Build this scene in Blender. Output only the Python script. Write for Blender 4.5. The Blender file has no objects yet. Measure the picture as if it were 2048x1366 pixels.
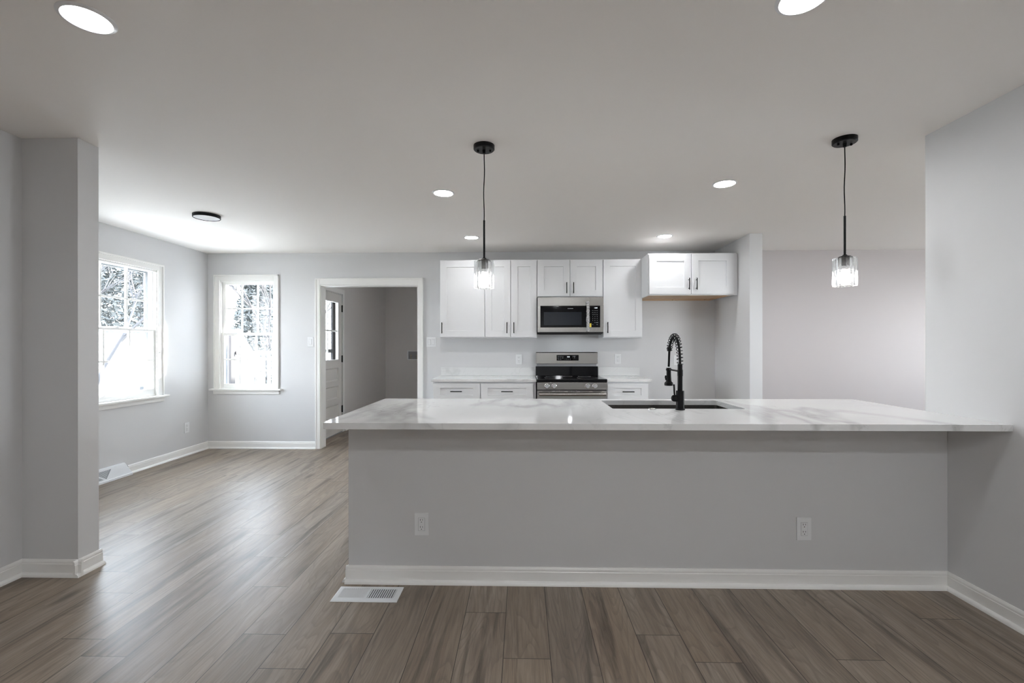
import bpy, bmesh, math, random
from mathutils import Vector, Matrix
R = math.radians
random.seed(7)
S = bpy.context.scene
COL = S.collection

# ------------------------------------------------------------------ camera
cam = bpy.data.cameras.new('camera')
cam.sensor_width = 36.0
cam.lens = 36.0 * 920.1 / 2048.0
cam.shift_y = (692.5 - 683.0) / 2048.0
cam.clip_start = 0.05
cam.clip_end = 300
co = bpy.data.objects.new('camera', cam)
co.location = (0, 0, 1.275)
co.rotation_euler = (R(90), 0.001, 0.0232)
COL.objects.link(co)
S.camera = co

# ------------------------------------------------------------------ exposure, sky, sun
S.view_settings.view_transform = 'Standard'
S.view_settings.look = 'None'
S.view_settings.exposure = 0.72
S.view_settings.gamma = 1.0
S.view_settings.use_curve_mapping = False
S.cycles.max_bounces = 14
S.cycles.diffuse_bounces = 7
S.cycles.glossy_bounces = 5
S.cycles.transparent_max_bounces = 24
S.cycles.filter_width = 1.1
S.cycles.caustics_reflective = False
S.cycles.caustics_refractive = False
S.cycles.sample_clamp_indirect = 60.0

SKY = 14.5
SUN = 52.0
LED = 175.0          # kitchen downlights, front pair
LED_CABINET = 58.0   # kitchen downlights close to the wall cabinets, dimmed
LED_RIGHT = 75.0     # living room downlight nearest the right wall
LED_NEAR = 24.0      # living room downlights by the wall stub, dimmed
LED_FILL = 215.0   # unseen downlights added behind the viewer as fill light
BULB = 24.0
w = bpy.data.worlds.new('sky')
S.world = w
w.use_nodes = True
wn = w.node_tree
bg = wn.nodes['Background']
tc = wn.nodes.new('ShaderNodeTexCoord')
sx = wn.nodes.new('ShaderNodeSeparateXYZ')
rp = wn.nodes.new('ShaderNodeValToRGB')
rp.color_ramp.elements[0].position = 0.0
rp.color_ramp.elements[0].color = (0.93, 0.96, 1.0, 1)
rp.color_ramp.elements[1].position = 0.7
rp.color_ramp.elements[1].color = (0.70, 0.83, 1.0, 1)
wn.links.new(tc.outputs['Generated'], sx.inputs[0])
wn.links.new(sx.outputs['Z'], rp.inputs[0])
wn.links.new(rp.outputs[0], bg.inputs['Color'])
bg.inputs['Strength'].default_value = SKY

sun = bpy.data.lights.new('sun', 'SUN')
sun.energy = SUN
sun.angle = R(0.8)
sun.color = (1.0, 0.95, 0.87)
so = bpy.data.objects.new('sun', sun)
so.location = (6, 20, 14)
so.rotation_euler = Vector((-0.19, -0.72, -0.46)).to_track_quat('-Z', 'Y').to_euler()
COL.objects.link(so)

def portal(x, y, z, sx_, sz_, direction):
    l = bpy.data.lights.new('sky_portal', 'AREA')
    l.shape = 'RECTANGLE'
    l.size = sx_
    l.size_y = sz_
    l.cycles.is_portal = True
    o = bpy.data.objects.new('sky_portal', l)
    o.location = (x, y, z)
    o.rotation_euler = Vector(direction).to_track_quat('-Z', 'Y').to_euler()
    COL.objects.link(o)
portal(-4.13, 4.41, 1.43, 1.1, 1.5, (1, 0, 0))
portal(-3.45, 5.86, 1.43, 0.9, 1.5, (0, -1, 0))
portal(6.60, 3.95, 1.45, 1.3, 1.5, (-1, 0, 0))
portal(4.35, 0.44, 1.45, 1.9, 1.5, (0, 1, 0))
portal(-2.86, 6.36, 1.5, 0.8, 0.95, (1, 0, 0))

# ------------------------------------------------------------------ materials
def mat(name, color=(0.8, 0.8, 0.8), rough=0.5, metal=0.0, emit=None, strength=0.0, spec=None, coat=0.0):
    m = bpy.data.materials.new(name)
    m.use_nodes = True
    b = m.node_tree.nodes['Principled BSDF']
    b.inputs['Base Color'].default_value = (*color, 1)
    b.inputs['Roughness'].default_value = rough
    b.inputs['Metallic'].default_value = metal
    if spec is not None:
        b.inputs['Specular IOR Level'].default_value = spec
    if coat:
        b.inputs['Coat Weight'].default_value = coat
        b.inputs['Coat Roughness'].default_value = 0.05
    if emit:
        b.inputs['Emission Color'].default_value = (*emit, 1)
        b.inputs['Emission Strength'].default_value = strength
    return m

class NT:
    def __init__(s, m):
        s.t = m.node_tree
        s.b = s.t.nodes['Principled BSDF']
    def n(s, typ, ins=None, **props):
        nd = s.t.nodes.new(typ)
        for k, v in props.items():
            setattr(nd, k, v)
        for k, v in (ins or {}).items():
            s.put(nd, k, v)
        return nd
    def put(s, nd, k, v):
        if isinstance(v, bpy.types.NodeSocket):
            s.t.links.new(v, nd.inputs[k])
        else:
            nd.inputs[k].default_value = v
    def math(s, op, a, b=0.0, c=None, clamp=False):
        nd = s.n('ShaderNodeMath', {0: a, 1: b}, operation=op, use_clamp=clamp)
        if c is not None:
            s.put(nd, 2, c)
        return nd.outputs[0]
    def mix(s, f, a, b, blend='MIX'):
        nd = s.n('ShaderNodeMix', None, data_type='RGBA', blend_type=blend)
        s.put(nd, 0, f)
        s.put(nd, 6, a)
        s.put(nd, 7, b)
        return nd.outputs[2]
    def ramp(s, f, stops):
        nd = s.n('ShaderNodeValToRGB', {0: f})
        e = nd.color_ramp.elements
        while len(e) > 1:
            e.remove(e[-1])
        e[0].position, e[0].color = stops[0][0], (*stops[0][1], 1) if not isinstance(stops[0][1], float) else (stops[0][1],) * 3 + (1,)
        for p, c in stops[1:]:
            x = e.new(p)
            x.color = (*c, 1) if not isinstance(c, float) else (c, c, c, 1)
        return nd.outputs[0]
    def bump(s, h, strength=0.1, dist=0.002):
        nd = s.n('ShaderNodeBump', {'Height': h, 'Strength': strength, 'Distance': dist})
        s.t.links.new(nd.outputs[0], s.b.inputs['Normal'])

def paint(name, color, rough=0.55, scale=220, strength=0.06):
    m = mat(name, color, rough)
    k = NT(m)
    c = k.n('ShaderNodeTexCoord')
    nz = k.n('ShaderNodeTexNoise', {'Vector': c.outputs['Object'], 'Scale': scale, 'Detail': 2.0})
    k.bump(nz.outputs[0], strength, 0.001)
    big = k.n('ShaderNodeTexNoise', {'Vector': c.outputs['Object'], 'Scale': 0.9, 'Detail': 1.0})
    col = k.mix(k.math('MULTIPLY', big.outputs[0], 0.06), (*color, 1), (color[0] * .8, color[1] * .8, color[2] * .8, 1))
    k.put(k.b, 'Base Color', col)
    return m

M = {}
M['wall'] = paint('wall_paint_pale_grey', (0.672, 0.674, 0.680), 0.5)
M['laundrywall'] = paint('wall_paint_laundry', (0.74, 0.715, 0.70), 0.5)
M['hallwall'] = paint('wall_hall_pinkish', (0.52, 0.482, 0.479), 0.5)  # pinkish tone, given to the back wall of the hall only
M['ceiling'] = paint('ceiling_paint', (0.90, 0.875, 0.845), 0.75, 160, 0.1)
M['trim'] = paint('trim_paint_white', (0.86, 0.855, 0.835), 0.32, 60, 0.02)
M['cab'] = paint('cabinet_paint_white', (0.79, 0.80, 0.815), 0.34, 90, 0.01)
M['birch'] = mat('birch_plywood', (0.62, 0.44, 0.28), 0.5)
M['black'] = mat('matte_black_metal', (0.004, 0.004, 0.005), 0.40, 0.0, spec=0.2)
M['blackplastic'] = mat('black_plastic', (0.02, 0.02, 0.022), 0.45)
M['plastic'] = mat('white_plastic', (0.80, 0.81, 0.82), 0.3)
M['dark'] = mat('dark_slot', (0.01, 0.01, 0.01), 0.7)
M['chrome'] = mat('chrome', (0.75, 0.75, 0.76), 0.1, 1.0)
M['blackglass'] = mat('black_glass', (0.003, 0.003, 0.004), 0.05, 0.0, spec=0.22)
M['ovenglass'] = mat('tinted_window_glass', (0.012, 0.015, 0.021), 0.06, 0.0, spec=0.4)
M['legend'] = mat('panel_legend_print', (0.62, 0.64, 0.66), 0.5)
M['display'] = mat('lit_display', (0.1, 0.1, 0.1), 0.4, emit=(0.85, 0.93, 1.0), strength=1.6)
M['yellow'] = mat('yellow_sticker', (0.85, 0.65, 0.05), 0.5)
M['led'] = mat('led_diffuser', (0.9, 0.9, 0.9), 0.5, emit=(0.98, 0.98, 0.985), strength=LED)
M['led_cabinet'] = mat('led_diffuser_cabinet', (0.9, 0.9, 0.9), 0.5, emit=(0.98, 0.98, 0.985), strength=LED_CABINET)
M['led_right'] = mat('led_diffuser_right', (0.9, 0.9, 0.9), 0.5, emit=(0.94, 0.97, 1.0), strength=LED_RIGHT)
M['led_dim'] = mat('led_diffuser_dimmed', (0.9, 0.9, 0.9), 0.5, emit=(0.94, 0.97, 1.0), strength=LED_NEAR)
M['led_fill'] = mat('led_diffuser_fill', (0.9, 0.9, 0.9), 0.5, emit=(0.94, 0.97, 1.0), strength=LED_FILL)
M['cooklamp'] = mat('cooktop_lamp_lens', (0.9, 0.9, 0.9), 0.5, emit=(0.88, 0.95, 1.0), strength=60.0)
M['bulb'] = mat('bulb_glow', (0.9, 0.9, 0.9), 0.5, emit=(1.0, 0.97, 0.93), strength=BULB)
M['opal'] = mat('opal_diffuser_off', (0.82, 0.82, 0.84), 0.35)
M['register'] = mat('register_white_enamel', (0.80, 0.82, 0.84), 0.35)
M['aluminium'] = mat('storm_frame_grey', (0.30, 0.315, 0.335), 0.5)
M['housepane'] = mat('dark_house_window', (0.03, 0.033, 0.036), 0.3)
M['brass'] = mat('brass_valve', (0.5, 0.42, 0.3), 0.35, 1.0)
M['greybox'] = mat('grey_box_plastic', (0.30, 0.30, 0.31), 0.5)
M['door'] = paint('door_paint_greige', (0.72, 0.70, 0.67), 0.35, 80, 0.02)
M['siding'] = mat('pale_siding', (0.62, 0.64, 0.66), 0.7)
M['roof'] = mat('roof_shingle', (0.45, 0.46, 0.48), 0.9)
M['lawn'] = mat('pale_winter_lawn', (0.27, 0.268, 0.26), 0.95)
M['bark'] = mat('grey_bark', (0.035, 0.033, 0.034), 0.9)
M['leaf'] = mat('frosted_leaf', (0.060, 0.065, 0.064), 0.8)
M['porch'] = mat('porch_wood_white', (0.55, 0.56, 0.58), 0.6)
M['porchdark'] = mat('porch_wood_weathered', (0.03, 0.028, 0.03), 0.8)

def steel_mat():
    m = mat('brushed_stainless_steel', (0.37, 0.36, 0.345), 0.24, 1.0)
    k = NT(m)
    c = k.n('ShaderNodeTexCoord')
    mp = k.n('ShaderNodeMapping', {'Vector': c.outputs['Object'], 'Scale': (4.0, 900.0, 900.0)})
    nz = k.n('ShaderNodeTexNoise', {'Vector': mp.outputs[0], 'Scale': 1.0, 'Detail': 3.0})
    k.put(k.b, 'Roughness', k.math('MULTIPLY_ADD', nz.outputs[0], 0.04, 0.20))
    k.bump(nz.outputs[0], 0.008, 0.0004)
    return m
M['steel'] = steel_mat()

def wrap_mat():
    m = mat('crinkled_clear_wrap', (0.55, 0.56, 0.57), 0.18, 0.6)
    k = NT(m)
    c = k.n('ShaderNodeTexCoord')
    v = k.n('ShaderNodeTexVoronoi', {'Vector': c.outputs['Object'], 'Scale': 90.0})
    k.bump(v.outputs['Distance'], 0.9, 0.01)
    k.put(k.b, 'Base Color', k.ramp(v.outputs['Distance'], [(0.0, (0.85, 0.86, 0.88)), (0.6, (0.48, 0.48, 0.49))]))
    return m
M['wrap'] = wrap_mat()

def glass_mat(name, tint, ior=1.45, milky=0.0, refract=0.0):
    m = bpy.data.materials.new(name)
    m.use_nodes = True
    t = m.node_tree
    t.nodes.clear()
    out = t.nodes.new('ShaderNodeOutputMaterial')
    tr = t.nodes.new('ShaderNodeBsdfTransparent')
    tr.inputs[0].default_value = (*tint, 1)
    gl = t.nodes.new('ShaderNodeBsdfGlossy')
    gl.inputs['Roughness'].default_value = 0.03
    gl.inputs['Color'].default_value = (0.95, 0.95, 0.95, 1)
    fr = t.nodes.new('ShaderNodeFresnel')
    fr.inputs['IOR'].default_value = ior
    mx = t.nodes.new('ShaderNodeMixShader')
    ge = t.nodes.new('ShaderNodeNewGeometry')
    sb = t.nodes.new('ShaderNodeMath')
    sb.operation = 'SUBTRACT'
    sb.inputs[0].default_value = 1.0
    t.links.new(ge.outputs['Backfacing'], sb.inputs[1])
    ml = t.nodes.new('ShaderNodeMath')
    ml.operation = 'MULTIPLY'
    t.links.new(fr.outputs[0], ml.inputs[0])
    t.links.new(sb.outputs[0], ml.inputs[1])
    t.links.new(ml.outputs[0], mx.inputs[0])
    last = tr.outputs[0]
    if milky:
        tl = t.nodes.new('ShaderNodeBsdfTranslucent')
        tl.inputs[0].default_value = (0.95, 0.95, 0.95, 1)
        m2 = t.nodes.new('ShaderNodeMixShader')
        m2.inputs[0].default_value = milky
        t.links.new(tr.outputs[0], m2.inputs[1])
        t.links.new(tl.outputs[0], m2.inputs[2])
        last = m2.outputs[0]
    t.links.new(last, mx.inputs[1])
    t.links.new(gl.outputs[0], mx.inputs[2])
    if refract:
        rg = t.nodes.new('ShaderNodeBsdfGlass')
        rg.inputs['IOR'].default_value = 1.5
        rg.inputs['Roughness'].default_value = 0.0
        m3 = t.nodes.new('ShaderNodeMixShader')
        m3.inputs[0].default_value = refract
        t.links.new(mx.outputs[0], m3.inputs[1])
        t.links.new(rg.outputs[0], m3.inputs[2])
        t.links.new(m3.outputs[0], out.inputs[0])
    else:
        t.links.new(mx.outputs[0], out.inputs[0])
    return m
M['glass'] = glass_mat('window_glass', (0.96, 0.97, 0.97), 1.35)
M['crystal'] = glass_mat('fluted_crystal_glass', (0.90, 0.92, 0.93), 1.5, 0.04, 0.55)

def marble_mat():
    m = mat('white_veined_quartz', (0.82, 0.82, 0.81), 0.07, spec=0.5)
    k = NT(m)
    c = k.n('ShaderNodeTexCoord')
    mp = k.n('ShaderNodeMapping', {'Vector': c.outputs['Object'], 'Rotation': (0, 0, R(-38)), 'Scale': (1.0, 0.42, 1.0), 'Location': (0.37, 0.15, 0.0)})
    nA = k.n('ShaderNodeTexNoise', {'Vector': mp.outputs[0], 'Scale': 1.05, 'Detail': 5.0, 'Roughness': 0.5, 'Distortion': 0.5})
    a = k.math('ABSOLUTE', k.math('SUBTRACT', nA.outputs[0], 0.5))
    vein1 = k.ramp(a, [(0.0, 1.0), (0.014, 0.6), (0.034, 0.0)])
    mp2 = k.n('ShaderNodeMapping', {'Vector': c.outputs['Object'], 'Rotation': (0, 0, R(-30)), 'Scale': (1.0, 0.5, 1.0), 'Location': (3.1, 1.7, 0.0)})
    nB = k.n('ShaderNodeTexNoise', {'Vector': mp2.outputs[0], 'Scale': 2.6, 'Detail': 6.0, 'Roughness': 0.6, 'Distortion': 0.8})
    b = k.math('ABSOLUTE', k.math('SUBTRACT', nB.outputs[0], 0.48))
    vein2 = k.ramp(b, [(0.0, 1.0), (0.008, 0.4), (0.018, 0.0)])
    nC = k.n('ShaderNodeTexNoise', {'Vector': c.outputs['Object'], 'Scale': 1.8, 'Detail': 2.0})
    patch = k.ramp(nC.outputs[0], [(0.38, 0.0), (0.60, 1.0)])
    v1 = k.math('MULTIPLY', vein1, k.math('MULTIPLY_ADD', patch, 0.50, 0.07))
    v2 = k.math('MULTIPLY', vein2, k.math('MULTIPLY', patch, 0.26))
    f = k.math('ADD', v1, v2, clamp=True)
    k.put(k.b, 'Base Color', k.mix(f, (0.78, 0.785, 0.785, 1), (0.34, 0.345, 0.335, 1)))
    return m
M['marble'] = marble_mat()

PW, PL = 0.1935, 1.22
def floor_mat():
    m = mat('oak_plank_floor', (0.4, 0.33, 0.27), 0.4, spec=0.32)
    k = NT(m)
    uv = k.n('ShaderNodeUVMap', None, uv_map='plank')
    sp = k.n('ShaderNodeSeparateXYZ', {0: uv.outputs[0]})
    u, v = sp.outputs[0], sp.outputs[1]
    tint = k.n('ShaderNodeAttribute', None, attribute_name='tint').outputs['Fac']
    seed = k.n('ShaderNodeAttribute', None, attribute_name='seed').outputs['Fac']
    def coord(su, sv):
        return k.n('ShaderNodeCombineXYZ', {0: k.math('MULTIPLY', k.math('ADD', u, seed), su), 1: k.math('MULTIPLY', k.math('ADD', v, k.math('MULTIPLY', seed, 1.7)), sv), 2: k.math('MULTIPLY', seed, 31.0)}).outputs[0]
    grain = k.n('ShaderNodeTexNoise', {'Vector': coord(85.0, 5.0), 'Scale': 1.0, 'Detail': 5.0, 'Roughness': 0.65, 'Distortion': 0.4}).outputs[0]
    streak = k.n('ShaderNodeTexNoise', {'Vector': coord(14.0, 1.3), 'Scale': 1.0, 'Detail': 3.0, 'Roughness': 0.5, 'Distortion': 0.7}).outputs[0]
    cath = k.n('ShaderNodeTexNoise', {'Vector': coord(8.0, 1.15), 'Scale': 1.0, 'Detail': 1.5, 'Roughness': 0.4, 'Distortion': 0.3}).outputs[0]
    ring = k.math('FRACT', k.math('MULTIPLY', cath, 17.0))
    ring = k.ramp(ring, [(0.0, 0.0), (0.55, 0.25), (0.9, 1.0), (1.0, 0.0)])
    knot = k.n('ShaderNodeTexVoronoi', {'Vector': coord(5.2, 1.35), 'Scale': 1.0, 'Randomness': 1.0}).outputs['Distance']
    knotm = k.ramp(knot, [(0.0, 1.0), (0.07, 0.75), (0.17, 0.0)])
    base = k.ramp(streak, [(0.25, (0.230, 0.174, 0.126)), (0.45, (0.300, 0.233, 0.173)), (0.60, (0.337, 0.267, 0.203)), (0.78, (0.375, 0.302, 0.235))])
    base = k.mix(k.math('MULTIPLY', ring, 0.38), base, (0.14, 0.115, 0.095, 1))
    base = k.mix(k.ramp(grain, [(0.35, 0.42), (0.62, 0.0)]), base, (0.13, 0.105, 0.085, 1))
    base = k.mix(k.math('MULTIPLY', knotm, 0.75), base, (0.055, 0.042, 0.033, 1))
    dk = k.n('ShaderNodeTexNoise', {'Vector': coord(11.0, 0.7), 'Scale': 1.0, 'Detail': 3.0, 'Roughness': 0.55, 'Distortion': 0.5}).outputs[0]
    dmask = k.math('MULTIPLY', k.ramp(dk, [(0.55, 0.0), (0.63, 0.6), (0.73, 1.0)]), k.ramp(grain, [(0.35, 1.0), (0.65, 0.55)]))
    base = k.mix(dmask, base, (0.085, 0.064, 0.049, 1))
    hsv = k.n('ShaderNodeHueSaturation', {'Color': base, 'Value': k.math('MULTIPLY_ADD', tint, 0.16, 0.93), 'Saturation': k.math('MULTIPLY_ADD', seed, -0.02, 1.0)})
    du = k.math('MINIMUM', u, k.math('SUBTRACT', PW, u))
    L = k.n('ShaderNodeAttribute', None, attribute_name='length').outputs['Fac']
    dv = k.math('MINIMUM', v, k.math('SUBTRACT', L, v))
    d = k.math('MINIMUM', du, dv)
    groove = k.math('LESS_THAN', d, 0.0017)
    k.put(k.b, 'Base Color', k.mix(k.math('MULTIPLY', groove, 0.85), hsv.outputs[0], (0.05, 0.04, 0.033, 1)))
    k.put(k.b, 'Roughness', k.math('MULTIPLY_ADD', grain, 0.03, 0.37))
    hgt = k.math('ADD', k.math('MULTIPLY', grain, 0.35), k.math('MULTIPLY', groove, -1.0))
    k.bump(hgt, 0.05, 0.001)
    return m
M['floor'] = floor_mat()

# ------------------------------------------------------------------ mesh helpers
class MB:
    def __init__(s):
        s.bm = bmesh.new()
    def box(s, x0, x1, y0, y1, z0, z1, bevel=0.0):
        t = bmesh.new()
        bmesh.ops.create_cube(t, size=1.0)
        for v in t.verts:
            v.co = Vector((x0 + (v.co.x + .5) * (x1 - x0), y0 + (v.co.y + .5) * (y1 - y0), z0 + (v.co.z + .5) * (z1 - z0)))
        if bevel:
            bmesh.ops.bevel(t, geom=t.edges[:], offset=bevel, segments=2, profile=0.6, affect='EDGES')
        return s.join(t)
    def join(s, t, M4=None):
        if M4 is not None:
            bmesh.ops.transform(t, matrix=M4, verts=t.verts)
        me = bpy.data.meshes.new('tmp')
        t.to_mesh(me)
        t.free()
        s.bm.from_mesh(me)
        bpy.data.meshes.remove(me)
        return s
    def mesh(s, verts, faces):
        vs = [s.bm.verts.new(v) for v in verts]
        for f in faces:
            try:
                s.bm.faces.new([vs[i] for i in f])
            except ValueError:
                pass
        return s
    def rings(s, rings, closed=True, cap=True):
        n = len(rings[0])
        vs = [[s.bm.verts.new(p) for p in r] for r in rings]
        for a, b in zip(vs, vs[1:]):
            for i in range(n if closed else n - 1):
                j = (i + 1) % n
                s.bm.faces.new((a[i], a[j], b[j], b[i]))
        if cap and closed:
            s.bm.faces.new(list(reversed(vs[0])))
            s.bm.faces.new(vs[-1])
        return s
    def tube(s, path, r, seg=10, radii=None):
        path = [Vector(p) for p in path]
        up = None
        out = []
        for i, p in enumerate(path):
            t = (path[min(i + 1, len(path) - 1)] - path[max(i - 1, 0)]).normalized()
            if up is None:
                up = t.orthogonal().normalized()
            up = (up - t * up.dot(t)).normalized()
            q = t.cross(up)
            rr = radii[i] if radii else r
            out.append([p + (up * math.cos(2 * math.pi * k / seg) + q * math.sin(2 * math.pi * k / seg)) * rr for k in range(seg)])
        return s.rings(out)
    def cyl(s, p0, p1, r, r1=None, seg=20):
        return s.tube([p0, p1], r, seg, [r, r if r1 is None else r1])
    def lathe(s, c, prof, seg=32, axis='Z'):
        out = []
        for r, h in prof:
            ring = []
            for k in range(seg):
                a = 2 * math.pi * k / seg
                x, y = r * math.cos(a), r * math.sin(a)
                if axis == 'Z':
                    ring.append((c[0] + x, c[1] + y, c[2] + h))
                elif axis == 'Y':
                    ring.append((c[0] + x, c[1] - h, c[2] + y))
                else:
                    ring.append((c[0] - h, c[1] + x, c[2] - y))
            out.append(ring)
        return s.rings(out)
    def prism(s, poly, p0, p1, U, V):
        p0, p1, U, V = Vector(p0), Vector(p1), Vector(U), Vector(V)
        return s.rings([[p0 + U * a + V * b for a, b in poly], [p1 + U * a + V * b for a, b in poly]])
    def text(s, body, size, M4, extrude=0.0003):
        cu = bpy.data.curves.new('t', 'FONT')
        cu.body = body
        cu.size = size
        cu.extrude = extrude
        cu.align_x = 'CENTER'
        cu.align_y = 'CENTER'
        cu.resolution_u = 3
        o = bpy.data.objects.new('t', cu)
        COL.objects.link(o)
        bpy.context.view_layer.update()
        dg = bpy.context.evaluated_depsgraph_get()
        e = o.evaluated_get(dg)
        me = e.to_mesh()
        t = bmesh.new()
        t.from_mesh(me)
        e.to_mesh_clear()
        bpy.data.objects.remove(o)
        bpy.data.curves.remove(cu)
        return s.join(t, M4)
    def build(s, name, m, parent=None, loc=None, M4=None, smooth=38, kind=None):
        root = parent
        while root is not None and root.parent is not None:
            root = root.parent
        org = Vector(loc) if loc is not None else (Vector(root.location) if root is not None else Vector((0, 0, 0)))
        if M4 is not None:
            bmesh.ops.transform(s.bm, matrix=M4, verts=s.bm.verts)
        bmesh.ops.translate(s.bm, vec=-org, verts=s.bm.verts)
        bmesh.ops.recalc_face_normals(s.bm, faces=s.bm.faces)
        me = bpy.data.meshes.new(name)
        s.bm.to_mesh(me)
        s.bm.free()
        me.materials.append(M[m])
        for p in me.polygons:
            p.use_smooth = True
        me.set_sharp_from_angle(angle=R(smooth))
        o = bpy.data.objects.new(name, me)
        COL.objects.link(o)
        if len(me.polygons) < 5000:
            wnm = o.modifiers.new('normals', 'WEIGHTED_NORMAL')
            wnm.keep_sharp = True
        if parent is not None:
            o.parent = parent
        else:
            o.location = org
        if kind:
            o['kind'] = kind
        return o

def tag(o, label, cat, group=None, kind=None):
    o['label'] = label
    o['category'] = cat
    if group:
        o['group'] = group
    if kind:
        o['kind'] = kind
    return o
def thing(name, loc, label=None, cat=None, group=None, kind=None):
    o = bpy.data.objects.new(name, None)
    o.location = loc
    o.empty_display_size = 0.05
    COL.objects.link(o)
    if label:
        tag(o, label, cat, group)
    if kind:
        o['kind'] = kind
    return o
def dup(root, loc, label, rotz=0.0):
    r = root.copy()
    COL.objects.link(r)
    r.location = loc
    r.rotation_euler = (0, 0, rotz)
    r['label'] = label
    for ch in list(root.children):
        c = ch.copy()
        COL.objects.link(c)
        c.parent = r
        for g in list(ch.children):
            d = g.copy()
            COL.objects.link(d)
            d.parent = c
    return r
def struct(name, mb, m, **k):
    return mb.build(name, m, kind='structure', **k)

# ------------------------------------------------------------------ shell dimensions (metres)
YB = 5.68          # kitchen and dining back wall
XL = -3.95         # dining room outer wall
CH = 2.44          # ceiling
YK = 2.474         # front face of the half wall under the peninsula
XR = 2.235         # right living room wall

# floor: every plank a quad with its own grain coordinates
def build_floor():
    joints = {-2: 2.026, -3: 1.799, -4: 2.013, -5: 2.411, -6: 2.752, -7: 3.074, -8: 1.963, -9: 2.333, -10: 2.551, -11: 2.752, -12: 3.056, -13: 3.270,
              -1: 2.62, 0: 2.80, 1: 2.199, 2: 1.878, 3: 2.71, 4: 2.58, 5: 2.044, 6: 1.872, 7: 2.83, 8: 2.66, 9: 1.899, 10: 2.55, 11: 2.78, 12: 2.193, 13: 2.64}
    rng = random.Random(23)
    verts, faces, uvs, tint, seed, length = [], [], [], [], [], []
    x_min, x_max, y_min, y_max = -4.10, 6.55, -3.35, 9.1
    k0 = math.floor((x_min + 0.468) / PW)
    k1 = math.ceil((x_max + 0.468) / PW)
    for k in range(k0, k1):
        xa, xb = -0.468 + k * PW, -0.468 + (k + 1) * PW
        cxa, cxb = max(xa, x_min), min(xb, x_max)
        if cxb - cxa < 1e-4:
            continue
        j = joints.get(k, rng.uniform(0, PL))
        y = j - math.ceil((j - y_min) / PL) * PL
        while y < y_max:
            inside = cxa >= -2.90 and cxb <= -0.70
            a, b = max(y, y_min), min(y + PL, y_max if inside else YB + 0.13)
            if cxb < -2.95:
                a = max(a, 2.5)
            if b - a > 1e-4:
                i = len(verts)
                verts += [(cxa, a, 0), (cxb, a, 0), (cxb, b, 0), (cxa, b, 0)]
                faces.append((i, i + 1, i + 2, i + 3))
                uvs.append([(cxa - xa, a - y), (cxb - xa, a - y), (cxb - xa, b - y), (cxa - xa, b - y)])
                tint.append(rng.random())
                seed.append(rng.uniform(0, 9))
                length.append(PL)
            y += PL
    me = bpy.data.meshes.new('floor')
    me.from_pydata(verts, [], faces)
    ul = me.uv_layers.new(name='plank')
    for p in me.polygons:
        for li, c in zip(p.loop_indices, uvs[p.index]):
            ul.data[li].uv = c
    for nm, vals in (('tint', tint), ('seed', seed), ('length', length)):
        at = me.attributes.new(nm, 'FLOAT', 'FACE')
        for i, v in enumerate(vals):
            at.data[i].value = v
    me.materials.append(M['floor'])
    o = bpy.data.objects.new('floor', me)
    o['kind'] = 'structure'
    COL.objects.link(o)
build_floor()

m = MB().box(-4.09, 6.54, -3.34, YB + 0.13, CH, CH + 0.06).box(-2.83, -0.80, YB + 0.13, 9.1, CH, CH + 0.06)
struct('ceiling', m, 'ceiling')
m = MB().box(-4.40, 6.85, -3.65, 6.1, CH + 0.10, CH + 0.18).box(-3.23, -0.5, 6.1, 9.4, CH + 0.10, CH + 0.18)  # unseen roof; laundry overhang shaped to keep sun off the lower sash
struct('roof', m, 'roof')
m = MB().box(-60, 40, -30, 70, -2.25, -2.20)
struct('ground', m, 'lawn')

def wall_with_holes(axis, fixed0, fixed1, a0, a1, holes, z0=0.0, z1=CH):
    """axis 'x': wall runs along x between fixed y values; holes = [(h0, h1, zb, zt)]"""
    mb = MB()
    def seg(p, q, zb, zt):
        if q - p < 1e-4 or zt - zb < 1e-4:
            return
        if axis == 'x':
            mb.box(p, q, fixed0, fixed1, zb, zt)
        else:
            mb.box(fixed0, fixed1, p, q, zb, zt)
    cur = a0
    for h0, h1, zb, zt in sorted(holes):
        seg(cur, h0, z0, z1)
        seg(h0, h1, z0, zb)
        seg(h0, h1, zt, z1)
        cur = h1
    seg(cur, a1, z0, z1)
    return mb
W1 = (-3.795, -3.098, 0.735, 2.106)          # back window opening
W2 = (3.940, 4.885, 0.735, 2.100)            # left window opening
D1 = (-2.513, -1.305, 0.0, 2.035)            # doorway to the laundry
struct('wall_back', wall_with_holes('x', YB, YB + 0.13, XL - 0.14, 2.478, [W1, D1]), 'wall')
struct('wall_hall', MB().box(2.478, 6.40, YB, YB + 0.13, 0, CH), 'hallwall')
struct('wall_left', wall_with_holes('y', XL - 0.14, XL, 2.509, YB, [W2]), 'wall')
struct('wall_stub', MB().box(XL, -2.480, 2.509, 2.635, 0, CH), 'wall')
struct('wall_living_left', MB().box(-2.93, -2.80, -3.20, 2.509, 0, CH), 'wall')
struct('wall_right', MB().box(XR, XR + 0.13, -3.20, 2.606, 0, CH), 'wall')
struct('wall_peninsula', MB().box(-0.945, XR, YK, YK + 0.115, 0, 0.884), 'wall')
struct('wall_fridge', MB().box(2.349, 2.478, 4.815, YB, 0, CH), 'wall')
W3 = (3.4, 4.5, 0.735, 2.10)
struct('wall_hall_right', wall_with_holes('y', 6.40, 6.54, 0.5, YB + 0.13, [W3]), 'wall')
W5 = (3.5, 5.2, 0.735, 2.10)  # unseen window opening, added to light the fridge space
struct('wall_hall_front', wall_with_holes('x', 0.5, 0.63, XR + 0.13, 6.40, [W5]), 'wall')
struct('wall_front', wall_with_holes('x', -3.34, -3.20, -2.93, XR + 0.13, []), 'wall')
D2 = (5.895, 6.815, 0.0, 2.05)
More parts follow.
